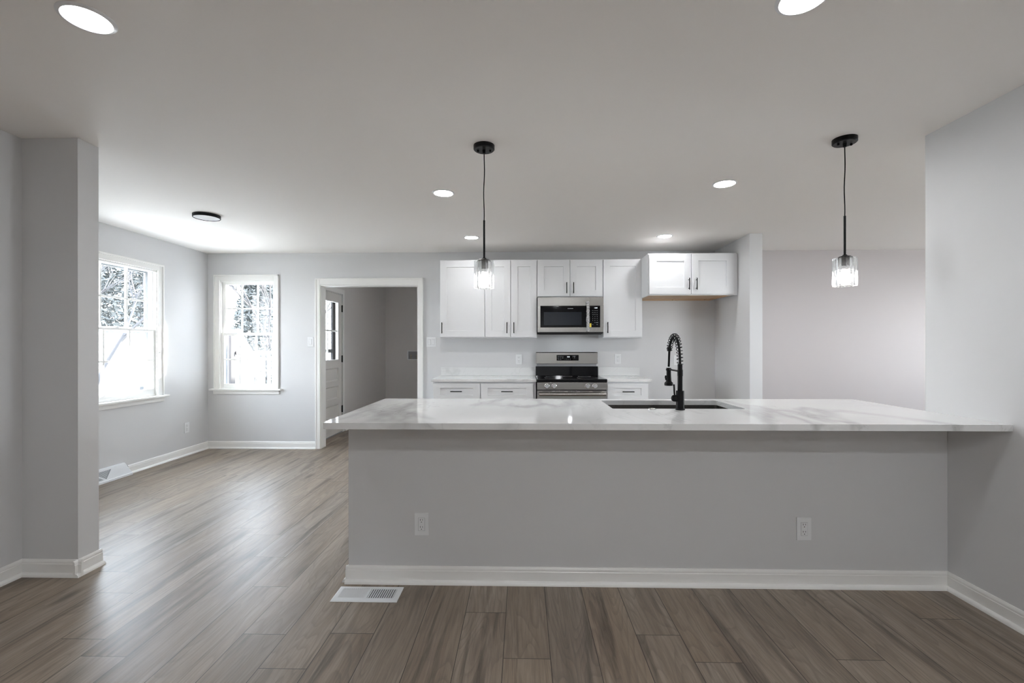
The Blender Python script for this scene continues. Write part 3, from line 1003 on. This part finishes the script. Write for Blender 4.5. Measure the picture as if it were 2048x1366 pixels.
# ------------------------------------------------------------------ peninsula
PX0, PX1, PY0, PY1 = -0.952, XR, 2.150, 3.165
SX0, SX1, SY0, SY1 = 0.520, 1.280, 2.672, 3.078
def peninsula_top():
    z0, z1 = 0.884, 0.914
    rad = 0.03
    bev = 0.0025
    outer = []
    for i in range(9):
        a = math.pi + i / 8 * math.pi / 2
        outer.append((PX0 + rad + rad * math.cos(a), PY0 + rad + rad * math.sin(a)))
    outer += [(PX1, PY0), (PX1, PY1)]
    for i in range(9):
        a = math.pi / 2 + i / 8 * math.pi / 2
        outer.append((PX0 + rad + rad * math.cos(a), PY1 - rad + rad * math.sin(a)))
    inner = []
    ri = 0.012
    for cx, cy, a0 in ((SX0 + ri, SY0 + ri, math.pi), (SX1 - ri, SY0 + ri, 1.5 * math.pi), (SX1 - ri, SY1 - ri, 0), (SX0 + ri, SY1 - ri, 0.5 * math.pi)):
        for i in range(4):
            a = a0 + i / 3 * math.pi / 2
            inner.append((cx + ri * math.cos(a), cy + ri * math.sin(a)))
    bm = bmesh.new()
    def loop(pts, z):
        vs = [bm.verts.new((x, y, z)) for x, y in pts]
        return vs, [bm.edges.new((vs[i], vs[(i + 1) % len(vs)])) for i in range(len(vs))]
    def shrink(pts, d, c):
        return pts
    vo1, eo1 = loop(outer, z1)
    vi1, ei1 = loop(inner, z1)
    bmesh.ops.triangle_fill(bm, use_beauty=True, edges=eo1 + ei1)
    vo0, eo0 = loop(outer, z0)
    vi0, ei0 = loop(inner, z0)
    bmesh.ops.triangle_fill(bm, use_beauty=True, edges=eo0 + ei0)
    for a, b in ((vo1, vo0), (vi1, vi0)):
        n = len(a)
        for i in range(n):
            bm.faces.new((a[i], a[(i + 1) % n], b[(i + 1) % n], b[i]))
    mb = MB()
    mb.join(bm)
    o = mb.build('countertop', 'marble', loc=(0.64, 2.65, z0))
    o.modifiers.clear()
    bv = o.modifiers.new('edge', 'BEVEL')
    bv.width = 0.002
    bv.segments = 2
    bv.limit_method = 'ANGLE'
    bv.angle_limit = R(60)
    bv.harden_normals = True
    tag(o, 'long white veined peninsula countertop with sink cutout on the grey half wall', 'countertop')
peninsula_top()

def sink():
    t = thing('sink', ((SX0 + SX1) / 2, (SY0 + SY1) / 2, 0.66), 'stainless steel undermount sink basin set in the peninsula countertop', 'sink')
    x0, x1, y0, y1 = SX0 - 0.006, SX1 + 0.006, SY0 - 0.006, SY1 + 0.006
    def rect(i, z, r=0.02, n=4):
        pts = []
        for cx, cy, a0 in ((x0 + i + r, y0 + i + r, math.pi), (x1 - i - r, y0 + i + r, 1.5 * math.pi), (x1 - i - r, y1 - i - r, 0), (x0 + i + r, y1 - i - r, 0.5 * math.pi)):
            for k in range(n):
                a = a0 + k / (n - 1) * math.pi / 2
                pts.append((cx + r * math.cos(a), cy + r * math.sin(a), z))
        return pts
    m = MB()
    m.rings([rect(-0.014, 0.8815), rect(-0.014, 0.8835), rect(0, 0.8835), rect(0.0, 0.70), rect(0.012, 0.672, 0.03), rect(0.03, 0.668, 0.03)], cap=False)
    n = len(rect(0, 0))
    m.mesh(rect(0.03, 0.668, 0.03), [tuple(range(n))])
    bmesh.ops.remove_doubles(m.bm, verts=m.bm.verts, dist=1e-5)
    m.build('basin', 'steel', t)
    d = MB()
    d.lathe(((SX0 + SX1) / 2, SY1 - 0.12, 0.668), [(0.055, 0.0), (0.055, 0.003), (0.042, 0.003), (0.036, -0.004), (0.002, -0.004)], 28)
    d.build('drain', 'chrome', t)
sink()
def hole_cover():
    m = MB()
    c = (0.738, 2.640, 0.914)
    m.lathe(c, [(0.024, 0.0), (0.024, 0.003), (0.021, 0.006), (0.016, 0.007), (0.012, 0.0045), (0.001, 0.004)], 28)
    o = m.build('hole_cover', 'chrome', loc=c)
    tag(o, 'tiny round chrome cap lying on the counter left of the black faucet', 'hole cover')
hole_cover()

def peninsula_base():
    # kitchen side of the half wall: panels round the sink, doors facing the stove
    t = thing('base_cabinet', (0.64, 2.6, 0), 'white cabinet run on the kitchen side beneath the peninsula countertop', 'cabinet')
    yb, yf = YK + 0.116, 3.118
    c = MB()
    for x in (-0.940, -0.458, 0.40, 1.385, 1.80, XR - 0.020):
        c.box(x, x + 0.018, yb, yf, 0.10, 0.8835)
    c.box(-0.922, XR - 0.02, yb, yf, 0.10, 0.118)
    c.box(-0.922, XR - 0.02, yf - 0.018, yf, 0.865, 0.8835)
    c.box(-0.938, XR - 0.004, yb, yf - 0.07, 0.0, 0.10)
    c.build('carcass', 'cab', t)
    T = Matrix.Translation((0, 2 * yf, 0)) @ Matrix.Scale(-1, 4, (0, 1, 0))
    xs = [(-0.936, -0.45), (-0.445, 0.405), (0.41, 0.90), (0.905, 1.39), (1.395, 1.805), (1.81, XR - 0.006)]
    for xa, xb in xs:
        s = shaker(xa, xb, 0.112, 0.866, yf - 0.021)
        do = s.build('door', 'cab', t, M4=T, smooth=20)
        pull(xb - 0.04, 0.75, yf - 0.021).build('handle', 'black', do, M4=T)
peninsula_base()

# ------------------------------------------------------------------ faucet (spout points over the sink, +y)
def faucet():
    cx, cy = 0.893, 2.632
    t = thing('faucet', (cx, cy, 0.914), 'matte black pull-down kitchen faucet with a coiled spring neck', 'faucet')
    m = MB()
    m.lathe((cx, cy, 0.914), [(0.0265, 0.0), (0.0265, 0.006), (0.0225, 0.010), (0.0225, 0.106), (0.0215, 0.108), (0.014, 0.108)], 28)
    m.build('base', 'black', t)
    m = MB()
    m.lathe((cx, cy, 0.914), [(0.0140, 0.106), (0.0140, 0.190), (0.0152, 0.192), (0.0152, 0.226), (0.0135, 0.228), (0.0135, 0.259), (0.008, 0.260)], 24)
    m.build('riser', 'black', t)
    m = MB()
    m.lathe((cx - 0.020, cy, 0.979), [(0.018, 0.0), (0.0195, 0.006), (0.018, 0.020), (0.012, 0.027), (0.001, 0.029)], 24, 'X')
    lv = m.build('lever_hub', 'black', t)
    m = MB()
    m.tube([(cx - 0.030, cy, 0.985), (cx - 0.033, cy, 1.02), (cx - 0.035, cy, 1.058)], 0.0048, 10)
    m.build('lever', 'black', lv)
    # hose arc
    top = [(0.0, 1.172), (0.004, 1.215), (0.012, 1.255), (0.028, 1.290), (0.052, 1.318), (0.085, 1.332), (0.120, 1.326), (0.150, 1.305), (0.170, 1.278), (0.180, 1.250)]
    P = [Vector((cx - 0.02 * a, cy + a, z)) for a, z in top]
    def cr(Pq, n):
        out = []
        Q = [Pq[0] * 2 - Pq[1]] + Pq + [Pq[-1] * 2 - Pq[-2]]
        for i in range(1, len(Q) - 2):
            for k in range(n):
                s_ = k / n
                a, b, c, d = Q[i - 1], Q[i], Q[i + 1], Q[i + 2]
                out.append(0.5 * ((2 * b) + (c - a) * s_ + (2 * a - 5 * b + 4 * c - d) * s_ ** 2 + (3 * b - a - 3 * c + d) * s_ ** 3))
        out.append(Pq[-1])
        return out
    arc = cr(P, 14)
    low = [Vector((cx - 0.0036, cy + 0.180 + 0.012 * s_, 1.25 - 0.10 * s_)) for s_ in (0.25, 0.5, 0.75, 1.0)]
    m = MB()
    m.tube(arc + low, 0.0066, 10)
    m.build('hose', 'black', t)
    # spring
    L = [0]
    for a, b in zip(arc, arc[1:]):
        L.append(L[-1] + (b - a).length)
    tot = L[-1]
    turns, n = 17, 17 * 16
    helix = []
    X = Vector((1, 0, 0))
    for i in range(n + 1):
        s_ = tot * i / n
        j = max(k for k in range(len(L)) if L[k] <= s_ + 1e-9)
        j = min(j, len(arc) - 2)
        f = (s_ - L[j]) / max(1e-9, L[j + 1] - L[j])
        c = arc[j].lerp(arc[j + 1], f)
        tg = (arc[j + 1] - arc[j]).normalized()
        n2 = tg.cross(X).normalized()
        n1 = n2.cross(tg)
        a = 2 * math.pi * turns * i / n
        helix.append(c + (n1 * math.cos(a) + n2 * math.sin(a)) * 0.0165)
    m = MB()
    m.tube(helix, 0.0021, 6)
    m.build('spring', 'black', t)
    m = MB()
    hx, hy = cx - 0.0036, cy + 0.180
    m.lathe((hx, hy, 1.244), [(0.009, 0.0), (0.0135, 0.002), (0.0135, 0.024), (0.010, 0.027)], 20)
    m.build('spring_collar', 'black', t)
    m = MB()
    sy = cy + 0.192
    m.lathe((hx, sy, 1.034), [(0.020, 0.0), (0.0255, 0.002), (0.0255, 0.016), (0.017, 0.026), (0.0155, 0.034), (0.0135, 0.072), (0.0135, 0.108), (0.008, 0.110)], 24)
    sp = m.build('spray_head', 'black', t)
    m = MB()
    m.tube([(hx - 0.016, sy, 1.068), (hx - 0.020, sy, 1.085), (hx - 0.018, sy, 1.096)], 0.0045, 8)
    m.build('spray_trigger', 'black', sp)
    m = MB()
    m.lathe((hx, sy, 1.144), [(0.006, 0.0), (0.006, 0.008), (0.004, 0.010)], 14)
    m.build('hose_fitting', 'chrome', sp)
    m = MB()
    m.tube([(cx, cy + 0.010, 1.132), (hx, sy - 0.010, 1.133)], 0.005, 10)
    m.lathe((hx, sy, 1.126), [(0.0165, 0.0), (0.0165, 0.012), (0.0140, 0.013)], 20)
    m.build('holder_arm', 'black', t)
faucet()

# ------------------------------------------------------------------ pendants
def pendant(x, y, label):
    t = thing('pendant_light', (x, y, CH), label, 'pendant light', 'black pendants with fluted glass shades over the peninsula')
    m = MB()
    m.lathe((x, y, CH), [(0.001, -0.0265), (0.056, -0.0265), (0.061, -0.022), (0.061, 0.0)], 40)
    m.cyl((x, y, CH - 0.026), (x, y, CH - 0.046), 0.010, 0.008, 14)
    for s_ in (-0.036, 0.036):
        m.lathe((x + s_, y, CH - 0.026), [(0.002, -0.012), (0.006, -0.010), (0.006, 0.0)], 12)
    m.build('canopy', 'black', t)
    m = MB()
    pts = []
    for i in range(13):
        f = i / 12
        z = CH - 0.044 - f * (CH - 0.044 - 2.004)
        pts.append((x + 0.003 * math.sin(f * 7.5) * math.sin(f * math.pi), y, z))
    m.tube(pts, 0.0028, 8)
    m.build('cord', 'black', t)
    m = MB()
    m.cyl((x, y, 2.006), (x, y, 1.784), 0.0058, seg=12)
    m.build('rod', 'black', t)
    m = MB()
    m.lathe((x, y, 1.772), [(0.001, 0.016), (0.010, 0.016), (0.014, 0.010), (0.030, 0.006), (0.036, 0.0), (0.036, -0.003), (0.001, -0.003)][::-1], 30)
    m.lathe((x, y, 1.772), [(0.001, -0.050), (0.0225, -0.050), (0.0235, -0.034), (0.0225, -0.030), (0.0235, -0.018), (0.0225, -0.014), (0.0225, -0.003), (0.001, -0.003)], 26)
    m.build('socket', 'black', t)
    m = MB()
    n, half = 18, 6
    outer, inner = [], []
    rings = []
    prof = [(0.0560, 1.770), (0.0590, 1.764), (0.0598, 1.70), (0.0605, 1.622), (0.0585, 1.612)]
    seg = n * 6
    def ring(r0, z, amp):
        return [(x + (r0 - amp * abs(math.sin(n / 2 * 2 * math.pi * k / seg)) * -1 - amp) * math.cos(2 * math.pi * k / seg), y + (r0 + amp * abs(math.sin(n / 2 * 2 * math.pi * k / seg)) - amp) * math.sin(2 * math.pi * k / seg), z) for k in range(seg)]
    rr = [ring(r0, z, 0.0055) for r0, z in prof]
    ri = [[(x + r0 * math.cos(2 * math.pi * k / seg), y + r0 * math.sin(2 * math.pi * k / seg), z) for k in range(seg)] for r0, z in ((0.046, 1.612), (0.0475, 1.70), (0.046, 1.764), (0.020, 1.768))]
    m.rings(rr + ri, cap=False)
    m.rings([rr[0], [(x + 0.034 * math.cos(2 * math.pi * k / seg), y + 0.034 * math.sin(2 * math.pi * k / seg), 1.7715) for k in range(seg)]], cap=False)
    m.build('glass_shade', 'crystal', t, smooth=25)
    m = MB()
    m.lathe((x, y, 1.626), [(0.001, 0.0), (0.014, 0.002), (0.027, 0.010), (0.033, 0.026), (0.032, 0.042), (0.022, 0.060), (0.013, 0.078), (0.001, 0.080)], 24)
    m.build('bulb', 'bulb', t)
    return t
pd = pendant(-0.223, 2.668, 'black pendant light with fluted glass shade hanging in front of the tall cabinets')
dup(pd, (1.813, 2.632, CH), 'black pendant light with fluted glass shade hanging near the right wall')

# ------------------------------------------------------------------ recessed lights, flush light
def recessed(x, y, label, led='led'):
    t = thing('recessed_light', (x, y, CH), label, 'ceiling light', 'round recessed ceiling lights')
    m = MB()
    m.lathe((x, y, CH), [(0.066, -0.0005), (0.067, -0.004), (0.072, -0.007), (0.079, -0.005), (0.084, -0.001), (0.084, 0.0), (0.066, 0.0)], 48)
    m.build('trim_ring', 'plastic', t)
    m = MB()
    m.lathe((x, y, CH), [(0.001, -0.0035), (0.0665, -0.0035), (0.0665, -0.001), (0.001, -0.001)], 40)
    m.build('diffuser', led, t)
    return t
r0 = recessed(-0.600, 3.478, 'lit recessed ceiling light in the middle row, next to the cord of the left pendant')
dup(r0, (1.447, 3.330, CH), 'lit recessed ceiling light between the right pendant canopy and the fridge cabinet')
rc = recessed(-0.545, 4.904, 'lit recessed ceiling light nearest the tall wall cabinets, just behind the left pendant rod', 'led_cabinet')
dup(rc, (1.504, 4.905, CH), 'lit recessed ceiling light just in front of the cabinet over the fridge space')
r1 = recessed(-1.544, 1.597, 'large lit recessed light in the foreground ceiling above the grey wall stub', 'led_dim')
recessed(0.939, 1.560, 'lit recessed light cut by the top edge of the photo, foreground ceiling', 'led_right')
r2 = recessed(0.939, -0.75, 'unseen recessed fill light added in the first row behind the viewer, right wall side', 'led_fill')  # the four behind the viewer are unseen, added to brighten the foreground
for x, y, lb in ((0.30, -0.75, 'first row behind the viewer, middle of the room'), (0.939, -2.3, 'second row behind the viewer, right wall side'), (0.30, -2.3, 'second row behind the viewer, middle of the room')):
    dup(r2, (x, y, CH), 'unseen recessed fill light added in the ' + lb)
def flush():
    x, y = -2.80, 4.015
    t = thing('flush_light', (x, y, CH), 'thin black-rimmed round flush ceiling light, unlit, in the dining area', 'ceiling light')
    m = MB()
    m.lathe((x, y, CH), [(0.100, -0.022), (0.101, -0.027), (0.106, -0.027), (0.108, -0.025), (0.108, 0.0), (0.001, 0.0)], 56)
    m.build('rim', 'black', t)
    m = MB()
    m.lathe((x, y, CH), [(0.001, -0.026), (0.090, -0.0255), (0.1005, -0.024), (0.1005, -0.010), (0.001, -0.010)], 56)
    m.build('diffuser', 'opal', t)
flush()

# ------------------------------------------------------------------ outlets and switches (local: x along wall, -y out of wall)
def outlet(label, loc, rotz=0.0):
    t = thing('wall_outlet', loc, label, 'outlet', 'white duplex wall outlets')
    x, y, z = loc
    m = MB()
    m.box(x - 0.038, x + 0.038, y - 0.007, y, z - 0.0605, z + 0.0605, 0.003)
    p = m.build('face_plate', 'plastic', t)
    m = MB()
    m.box(x - 0.0165, x + 0.0165, y - 0.0088, y - 0.006, z - 0.034, z + 0.034, 0.001)
    rc = m.build('receptacle', 'plastic', t)
    m = MB()
    for dz in (-0.019, 0.019):
        for dx, h in ((-0.0058, 0.0045), (0.0058, 0.0038)):
            m.box(x + dx - 0.0011, x + dx + 0.0011, y - 0.0091, y - 0.0080, z + dz + 0.0055 - h, z + dz + 0.0055 + h)
        m.lathe((x, y - 0.0080, z + dz - 0.0068), [(0.0024, 0.0), (0.0024, 0.0012), (0.0002, 0.0012)], 12, 'Y')
    m.build('slots', 'dark', rc)
    m = MB()
    m.box(x - 0.0175, x + 0.0175, y - 0.0074, y - 0.0066, z - 0.035, z + 0.035)
    m.build('plate_gap', 'greybox', p)
    t.rotation_euler = (0, 0, rotz)
    return t
o0 = outlet('white duplex outlet low on the grey peninsula wall, above the floor register', (-0.546, YK, 0.316))
dup(o0, (1.487, YK, 0.307), 'white duplex outlet low on the grey peninsula wall, toward the right wall')
dup(o0, (-0.048, YB, 1.112), 'white outlet above the backsplash just left of the stove')
dup(o0, (1.167, YB, 1.117), 'white outlet above the short backsplash right of the stove')
dup(o0, (1.890, YB, 1.102), 'white outlet in the empty fridge space, partly behind the faucet')
dup(o0, (XL, 5.315, 0.323), 'white outlet low on the dining wall beneath the big window corner', R(90))
def switch(gangs, label, loc):
    x, y, z = loc
    hw = 0.038 if gangs == 1 else 0.059
    t = thing('light_switch', loc, label, 'light switch')
    m = MB()
    m.box(x - hw, x + hw, y - 0.007, y, z - 0.0605, z + 0.0605, 0.003)
    m.build('face_plate', 'plastic', t)
    for g in range(gangs):
        cx = x + (g - (gangs - 1) / 2) * 0.046
        m = MB()
        m.box(cx - 0.0178, cx + 0.0178, y - 0.0074, y - 0.0066, z - 0.035, z + 0.035)
        m.build('rocker_gap', 'greybox', t)
        m = MB()
        m.prism([(0.006, -0.0335), (0.0090, -0.0335), (0.0082, 0.0), (0.0125, 0.0335), (0.006, 0.0335)], (cx - 0.0162, y, z), (cx + 0.0162, y, z), (0, -1, 0), (0, 0, 1))
        m.build('rocker', 'plastic', t)
switch(1, 'single white rocker switch between the dining window and the doorway', (-2.645, YB, 1.333))
switch(2, 'double white rocker switch plate between the doorway and the cabinets', (-1.133, YB, 1.327))

# ------------------------------------------------------------------ registers
def floor_register():
    x0, x1, y0, y1 = -0.964, -0.628, 2.275, 2.418
    t = thing('floor_register', ((x0 + x1) / 2, (y0 + y1) / 2, 0), 'white metal floor register in the planks before the peninsula wall', 'floor vent')
    gx0, gx1, gy0, gy1 = x0 + 0.026, x1 - 0.027, y0 + 0.030, y1 - 0.024
    xm = (gx0 + gx1) / 2
    m = MB()
    def plate(i, z):
        return [(x0 + i, y0 + i, z), (x1 - i, y0 + i, z), (x1 - i, y1 - i, z), (x0 + i, y1 - i, z)]
    inn = lambda z: [(gx0, gy0, z), (gx1, gy0, z), (gx1, gy1, z), (gx0, gy1, z)]
    m.rings([plate(0, 0.0), plate(0.0, 0.002), plate(0.006, 0.0055), inn(0.0055), inn(0.001)], cap=False)
    m.box(xm - 0.006, xm + 0.006, gy0, gy1, 0.001, 0.0055)
    m.build('frame', 'register', t)
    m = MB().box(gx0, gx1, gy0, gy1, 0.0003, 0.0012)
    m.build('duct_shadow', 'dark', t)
    n = 12
    for a, b, tilt in ((gx0, xm - 0.006, -1), (xm + 0.006, gx1, 1)):
        m = MB()
        st = (b - a) / n
        for i in range(n):
            cx = a + (i + 0.5) * st
            lx = 0.0050
            m.mesh([(cx - lx, gy0, 0.0052 if tilt < 0 else 0.0016), (cx - lx + 0.0012, gy0, 0.0055 if tilt < 0 else 0.0019), (cx + lx, gy0, 0.0016 if tilt < 0 else 0.0052), (cx + lx - 0.0012, gy0, 0.0013 if tilt < 0 else 0.0049),
                    (cx - lx, gy1, 0.0052 if tilt < 0 else 0.0016), (cx - lx + 0.0012, gy1, 0.0055 if tilt < 0 else 0.0019), (cx + lx, gy1, 0.0016 if tilt < 0 else 0.0052), (cx + lx - 0.0012, gy1, 0.0013 if tilt < 0 else 0.0049)],
                   [(0, 1, 2, 3), (7, 6, 5, 4), (0, 4, 5, 1), (1, 5, 6, 2), (2, 6, 7, 3), (3, 7, 4, 0)])
        m.build('louvers', 'register', t)
floor_register()

def wall_register():
    # baseboard diffuser on the dining wall: sloped face, y from 4.07 to 4.505
    ya, yb_ = 4.075, 4.505
    t = thing('wall_register', (XL, (ya + yb_) / 2, 0), 'white sloped baseboard heat register on the dining wall below the window', 'floor vent')
    x = XL
    m = MB()
    prof = [(0.0, 0.0), (0.058, 0.0), (0.058, 0.018), (0.050, 0.024), (0.024, 0.118), (0.019, 0.128), (0.0, 0.130)]
    a = [(x + u, ya, v) for u, v in prof]
    b = [(x + u, yb_ - (0.0 if v < 0.03 else 0.05 * v / 0.13), v) for u, v in prof]
    m.rings([a, b])
    m.build('body', 'register', t)
    # face pattern: V shaped bars over a dark grille
    def face(y, s_, off=0.0):
        u = 0.050 + (0.024 - 0.050) * s_
        v = 0.024 + (0.118 - 0.024) * s_
        return Vector((x + u + off * 0.964, y, v + off * 0.267))
    g = MB()
    ym = 4.26
    def tri(p, q, r_):
        g.rings([[face(*p, 0.0002), face(*q, 0.0002), face(*r_, 0.0002)], [face(*p, 0.0012), face(*q, 0.0012), face(*r_, 0.0012)]])
    tri((ya + 0.03, 0.90), (ym + 0.035, 0.90), (ym - 0.035, 0.10))
    tri((ya + 0.03, 0.72), (ym - 0.065, 0.10), (ya + 0.03, 0.10))
    g.build('grille', 'aluminium', t)
    g = MB()
    for i in range(9):
        s_ = 0.14 + i * 0.09
        g.tube([face(ya + 0.035, s_, 0.0015), face(ym - 0.055 + 0.08 * s_, s_, 0.0015)], 0.0011, 6)
    g.build('louvers', 'register', t)
wall_register()

# ------------------------------------------------------------------ laundry outlet box
def outlet_box():
    x0, x1, z0, z1 = -2.265, -2.00, 1.005, 1.195
    y = 8.985
    t = thing('washer_outlet_box', ((x0 + x1) / 2, y, (z0 + z1) / 2), 'recessed washing machine valve box in the dim laundry wall', 'outlet box')
    m = MB()
    f = 0.022
    m.box(x0, x0 + f, y - 0.012, y, z0, z1, 0.002)
    m.box(x1 - f, x1, y - 0.012, y, z0, z1, 0.002)
    m.box(x0 + f, x1 - f, y - 0.012, y, z0, z0 + f, 0.002)
    m.box(x0 + f, x1 - f, y - 0.012, y, z1 - f, z1, 0.002)
    m.build('frame', 'plastic', t)
    m = MB().box(x0 + f, x1 - f, y - 0.003, y - 0.001, z0 + f, z1 - f)
    m.build('box_back', 'greybox', t)
    for vx in (x0 + 0.075, x1 - 0.075):
        m = MB()
        m.cyl((vx, y - 0.008, z0 + f), (vx, y - 0.008, z0 + 0.085), 0.0065, seg=10)
        m.box(vx - 0.022, vx + 0.022, y - 0.016, y - 0.006, z0 + 0.088, z0 + 0.102, 0.003)
        m.build('valve', 'brass', t)
outlet_box()

# ------------------------------------------------------------------ outdoors
def porch():
    t = thing('porch_railing', (-4.0, 6.2, -2.2), 'weathered porch railing with posts seen through the dining window', 'railing')
    for (px, py, zt) in ((-4.02, 6.22, 1.46), (-4.0, 9.75, 2.5)):
        m = MB().box(px - 0.05, px + 0.05, py - 0.05, py + 0.05, -2.20, zt, 0.006)
        m.build('post', 'porchdark', t)
    m = MB().box(-4.04, -3.96, 6.27, 9.70, 1.16, 1.21, 0.006)
    m.build('top_rail', 'porchdark', t)
    m = MB().box(-4.03, -3.97, 6.27, 9.70, 0.30, 0.35, 0.004)
    m.build('bottom_rail', 'porch', t)
    for i in range(22):
        y = 6.42 + i * 0.148
        m = MB().box(-4.018, -3.982, y - 0.018, y + 0.018, 0.35, 1.16)
        m.build('baluster', 'porch', t)
porch()
struct('porch_deck', MB().box(-4.1, -2.84, 6.1, 9.9, -2.20, -0.04), 'porch')

def tree(loc, h, label, seed, spread=0.34, depth=5):
    rng = random.Random(seed)
    m = MB()
    def grow(p, d, L, r, lev):
        q = p + d * L
        midp = p + d * (L * .5) + Vector((rng.uniform(-1, 1), rng.uniform(-1, 1), 0)) * L * .04
        m.tube([p, midp, q], r, 6 if lev < 2 else 4, [r, r * .85, r * .68])
        if lev >= depth:
            return
        for k in range(3 if lev < 4 else 2):
            ax = Vector((rng.uniform(-1, 1), rng.uniform(-1, 1), rng.uniform(-.3, .3)))
            nd = (d + ax.normalized() * rng.uniform(spread, spread * 2.2) + Vector((0, 0, .12))).normalized()
            grow(p + d * (L * rng.uniform(.7, 1.0)), nd, L * rng.uniform(.62, .8), r * .6, lev + 1)
    grow(Vector(loc), Vector((rng.uniform(-.05, .05), rng.uniform(-.05, .05), 1)).normalized(), h * .3, h * .012, 0)
    o = m.build('bare_tree', 'bark', loc=loc)
    tag(o, label, 'tree')
tree((-7.0, 13.4, -2.2), 8.0, 'bare tree seen through the small back window', 5)
tree((-10.2, 10.6, -2.2), 8.0, 'bare tree branching behind the big window panes', 11)

def evergreen(loc, r, h, label, seed, n=32000):
    rng = random.Random(seed)
    t = thing('evergreen_tree', loc, label, 'tree')
    m = MB().cyl(loc, (loc[0], loc[1], loc[2] + h * .6), 0.16, 0.06, 8)
    m.build('trunk', 'bark', t)
    bm = bmesh.new()
    for i in range(n):
        f = rng.random() ** .8
        z = loc[2] + 0.8 + f * (h - 0.8)
        rr = r * (1 - f) ** .6 * rng.uniform(.55, 1.05)
        a = rng.uniform(0, 2 * math.pi)
        c = Vector((loc[0] + rr * math.cos(a), loc[1] + rr * math.sin(a), z))
        s_ = rng.uniform(.11, .23)
        u = Vector((rng.uniform(-1, 1), rng.uniform(-1, 1), rng.uniform(-.6, .6))).normalized()
        v = u.orthogonal().normalized()
        vs = [bm.verts.new(c + u * s_), bm.verts.new(c + v * s_ * .4), bm.verts.new(c - u * s_), bm.verts.new(c - v * s_ * .4)]
        bm.faces.new(vs)
    m = MB()
    m.join(bm)
    m.build('foliage', 'leaf', t)
evergreen((-28.0, 33.0, -2.2), 5.5, 16.0, 'grey-green bushy tree filling the upper panes of the big window', 21)
evergreen((-17.5, 31.0, -2.2), 2.6, 11.0, 'pale bushy tree standing farther off past the small back window', 22, 12000)

def house():
    cx, cy = -13.6, 15.2
    t = thing('neighbour_house', (cx, cy, -2.4), 'pale neighbouring house with porch seen through the big dining window', 'house')
    ang = R(45)
    T = Matrix.Translation((cx, cy, -2.4)) @ Matrix.Rotation(ang, 4, 'Z')
    m = MB().box(-4, 4, 0, 6, 0.2, 2.8)
    m.build('walls', 'siding', t, M4=T)
    m = MB()
    m.prism([(-0.4, 2.75), (3.0, 4.3), (6.4, 2.75), (6.4, 2.85), (3.0, 4.45), (-0.4, 2.85)], (-4.3, 0, 0), (4.3, 0, 0), (0, 1, 0), (0, 0, 1))
    m.build('roof', 'roof', t, M4=T)
    for wx in (-2.9, -1.0, 1.0, 2.9):
        m = MB()
        m.box(wx - .55, wx + .55, -0.05, 0, 0.9, 2.4, 0.01)
        f = m.build('window', 'trim', t, M4=T)
        m = MB()
        m.box(wx - .46, wx - .03, -0.07, -0.045, 1.0, 2.3)
        m.box(wx + .03, wx + .46, -0.07, -0.045, 1.0, 2.3)
        m.build('pane', 'housepane', f, M4=T)
    m = MB()
    m.box(-3.9, 3.9, -2.2, 0, 0.2, 0.35)
    for px in (-3.8, -1.3, 1.3, 3.8):
        m.box(px - .08, px + .08, -2.15, -1.99, 0.35, 2.6)
    m.box(-3.9, 3.9, -2.2, -1.95, 2.6, 2.75)
    m.box(-3.8, 3.8, -2.1, -2.04, 1.15, 1.23)
    m.build('porch', 'porch', t, M4=T)
house()
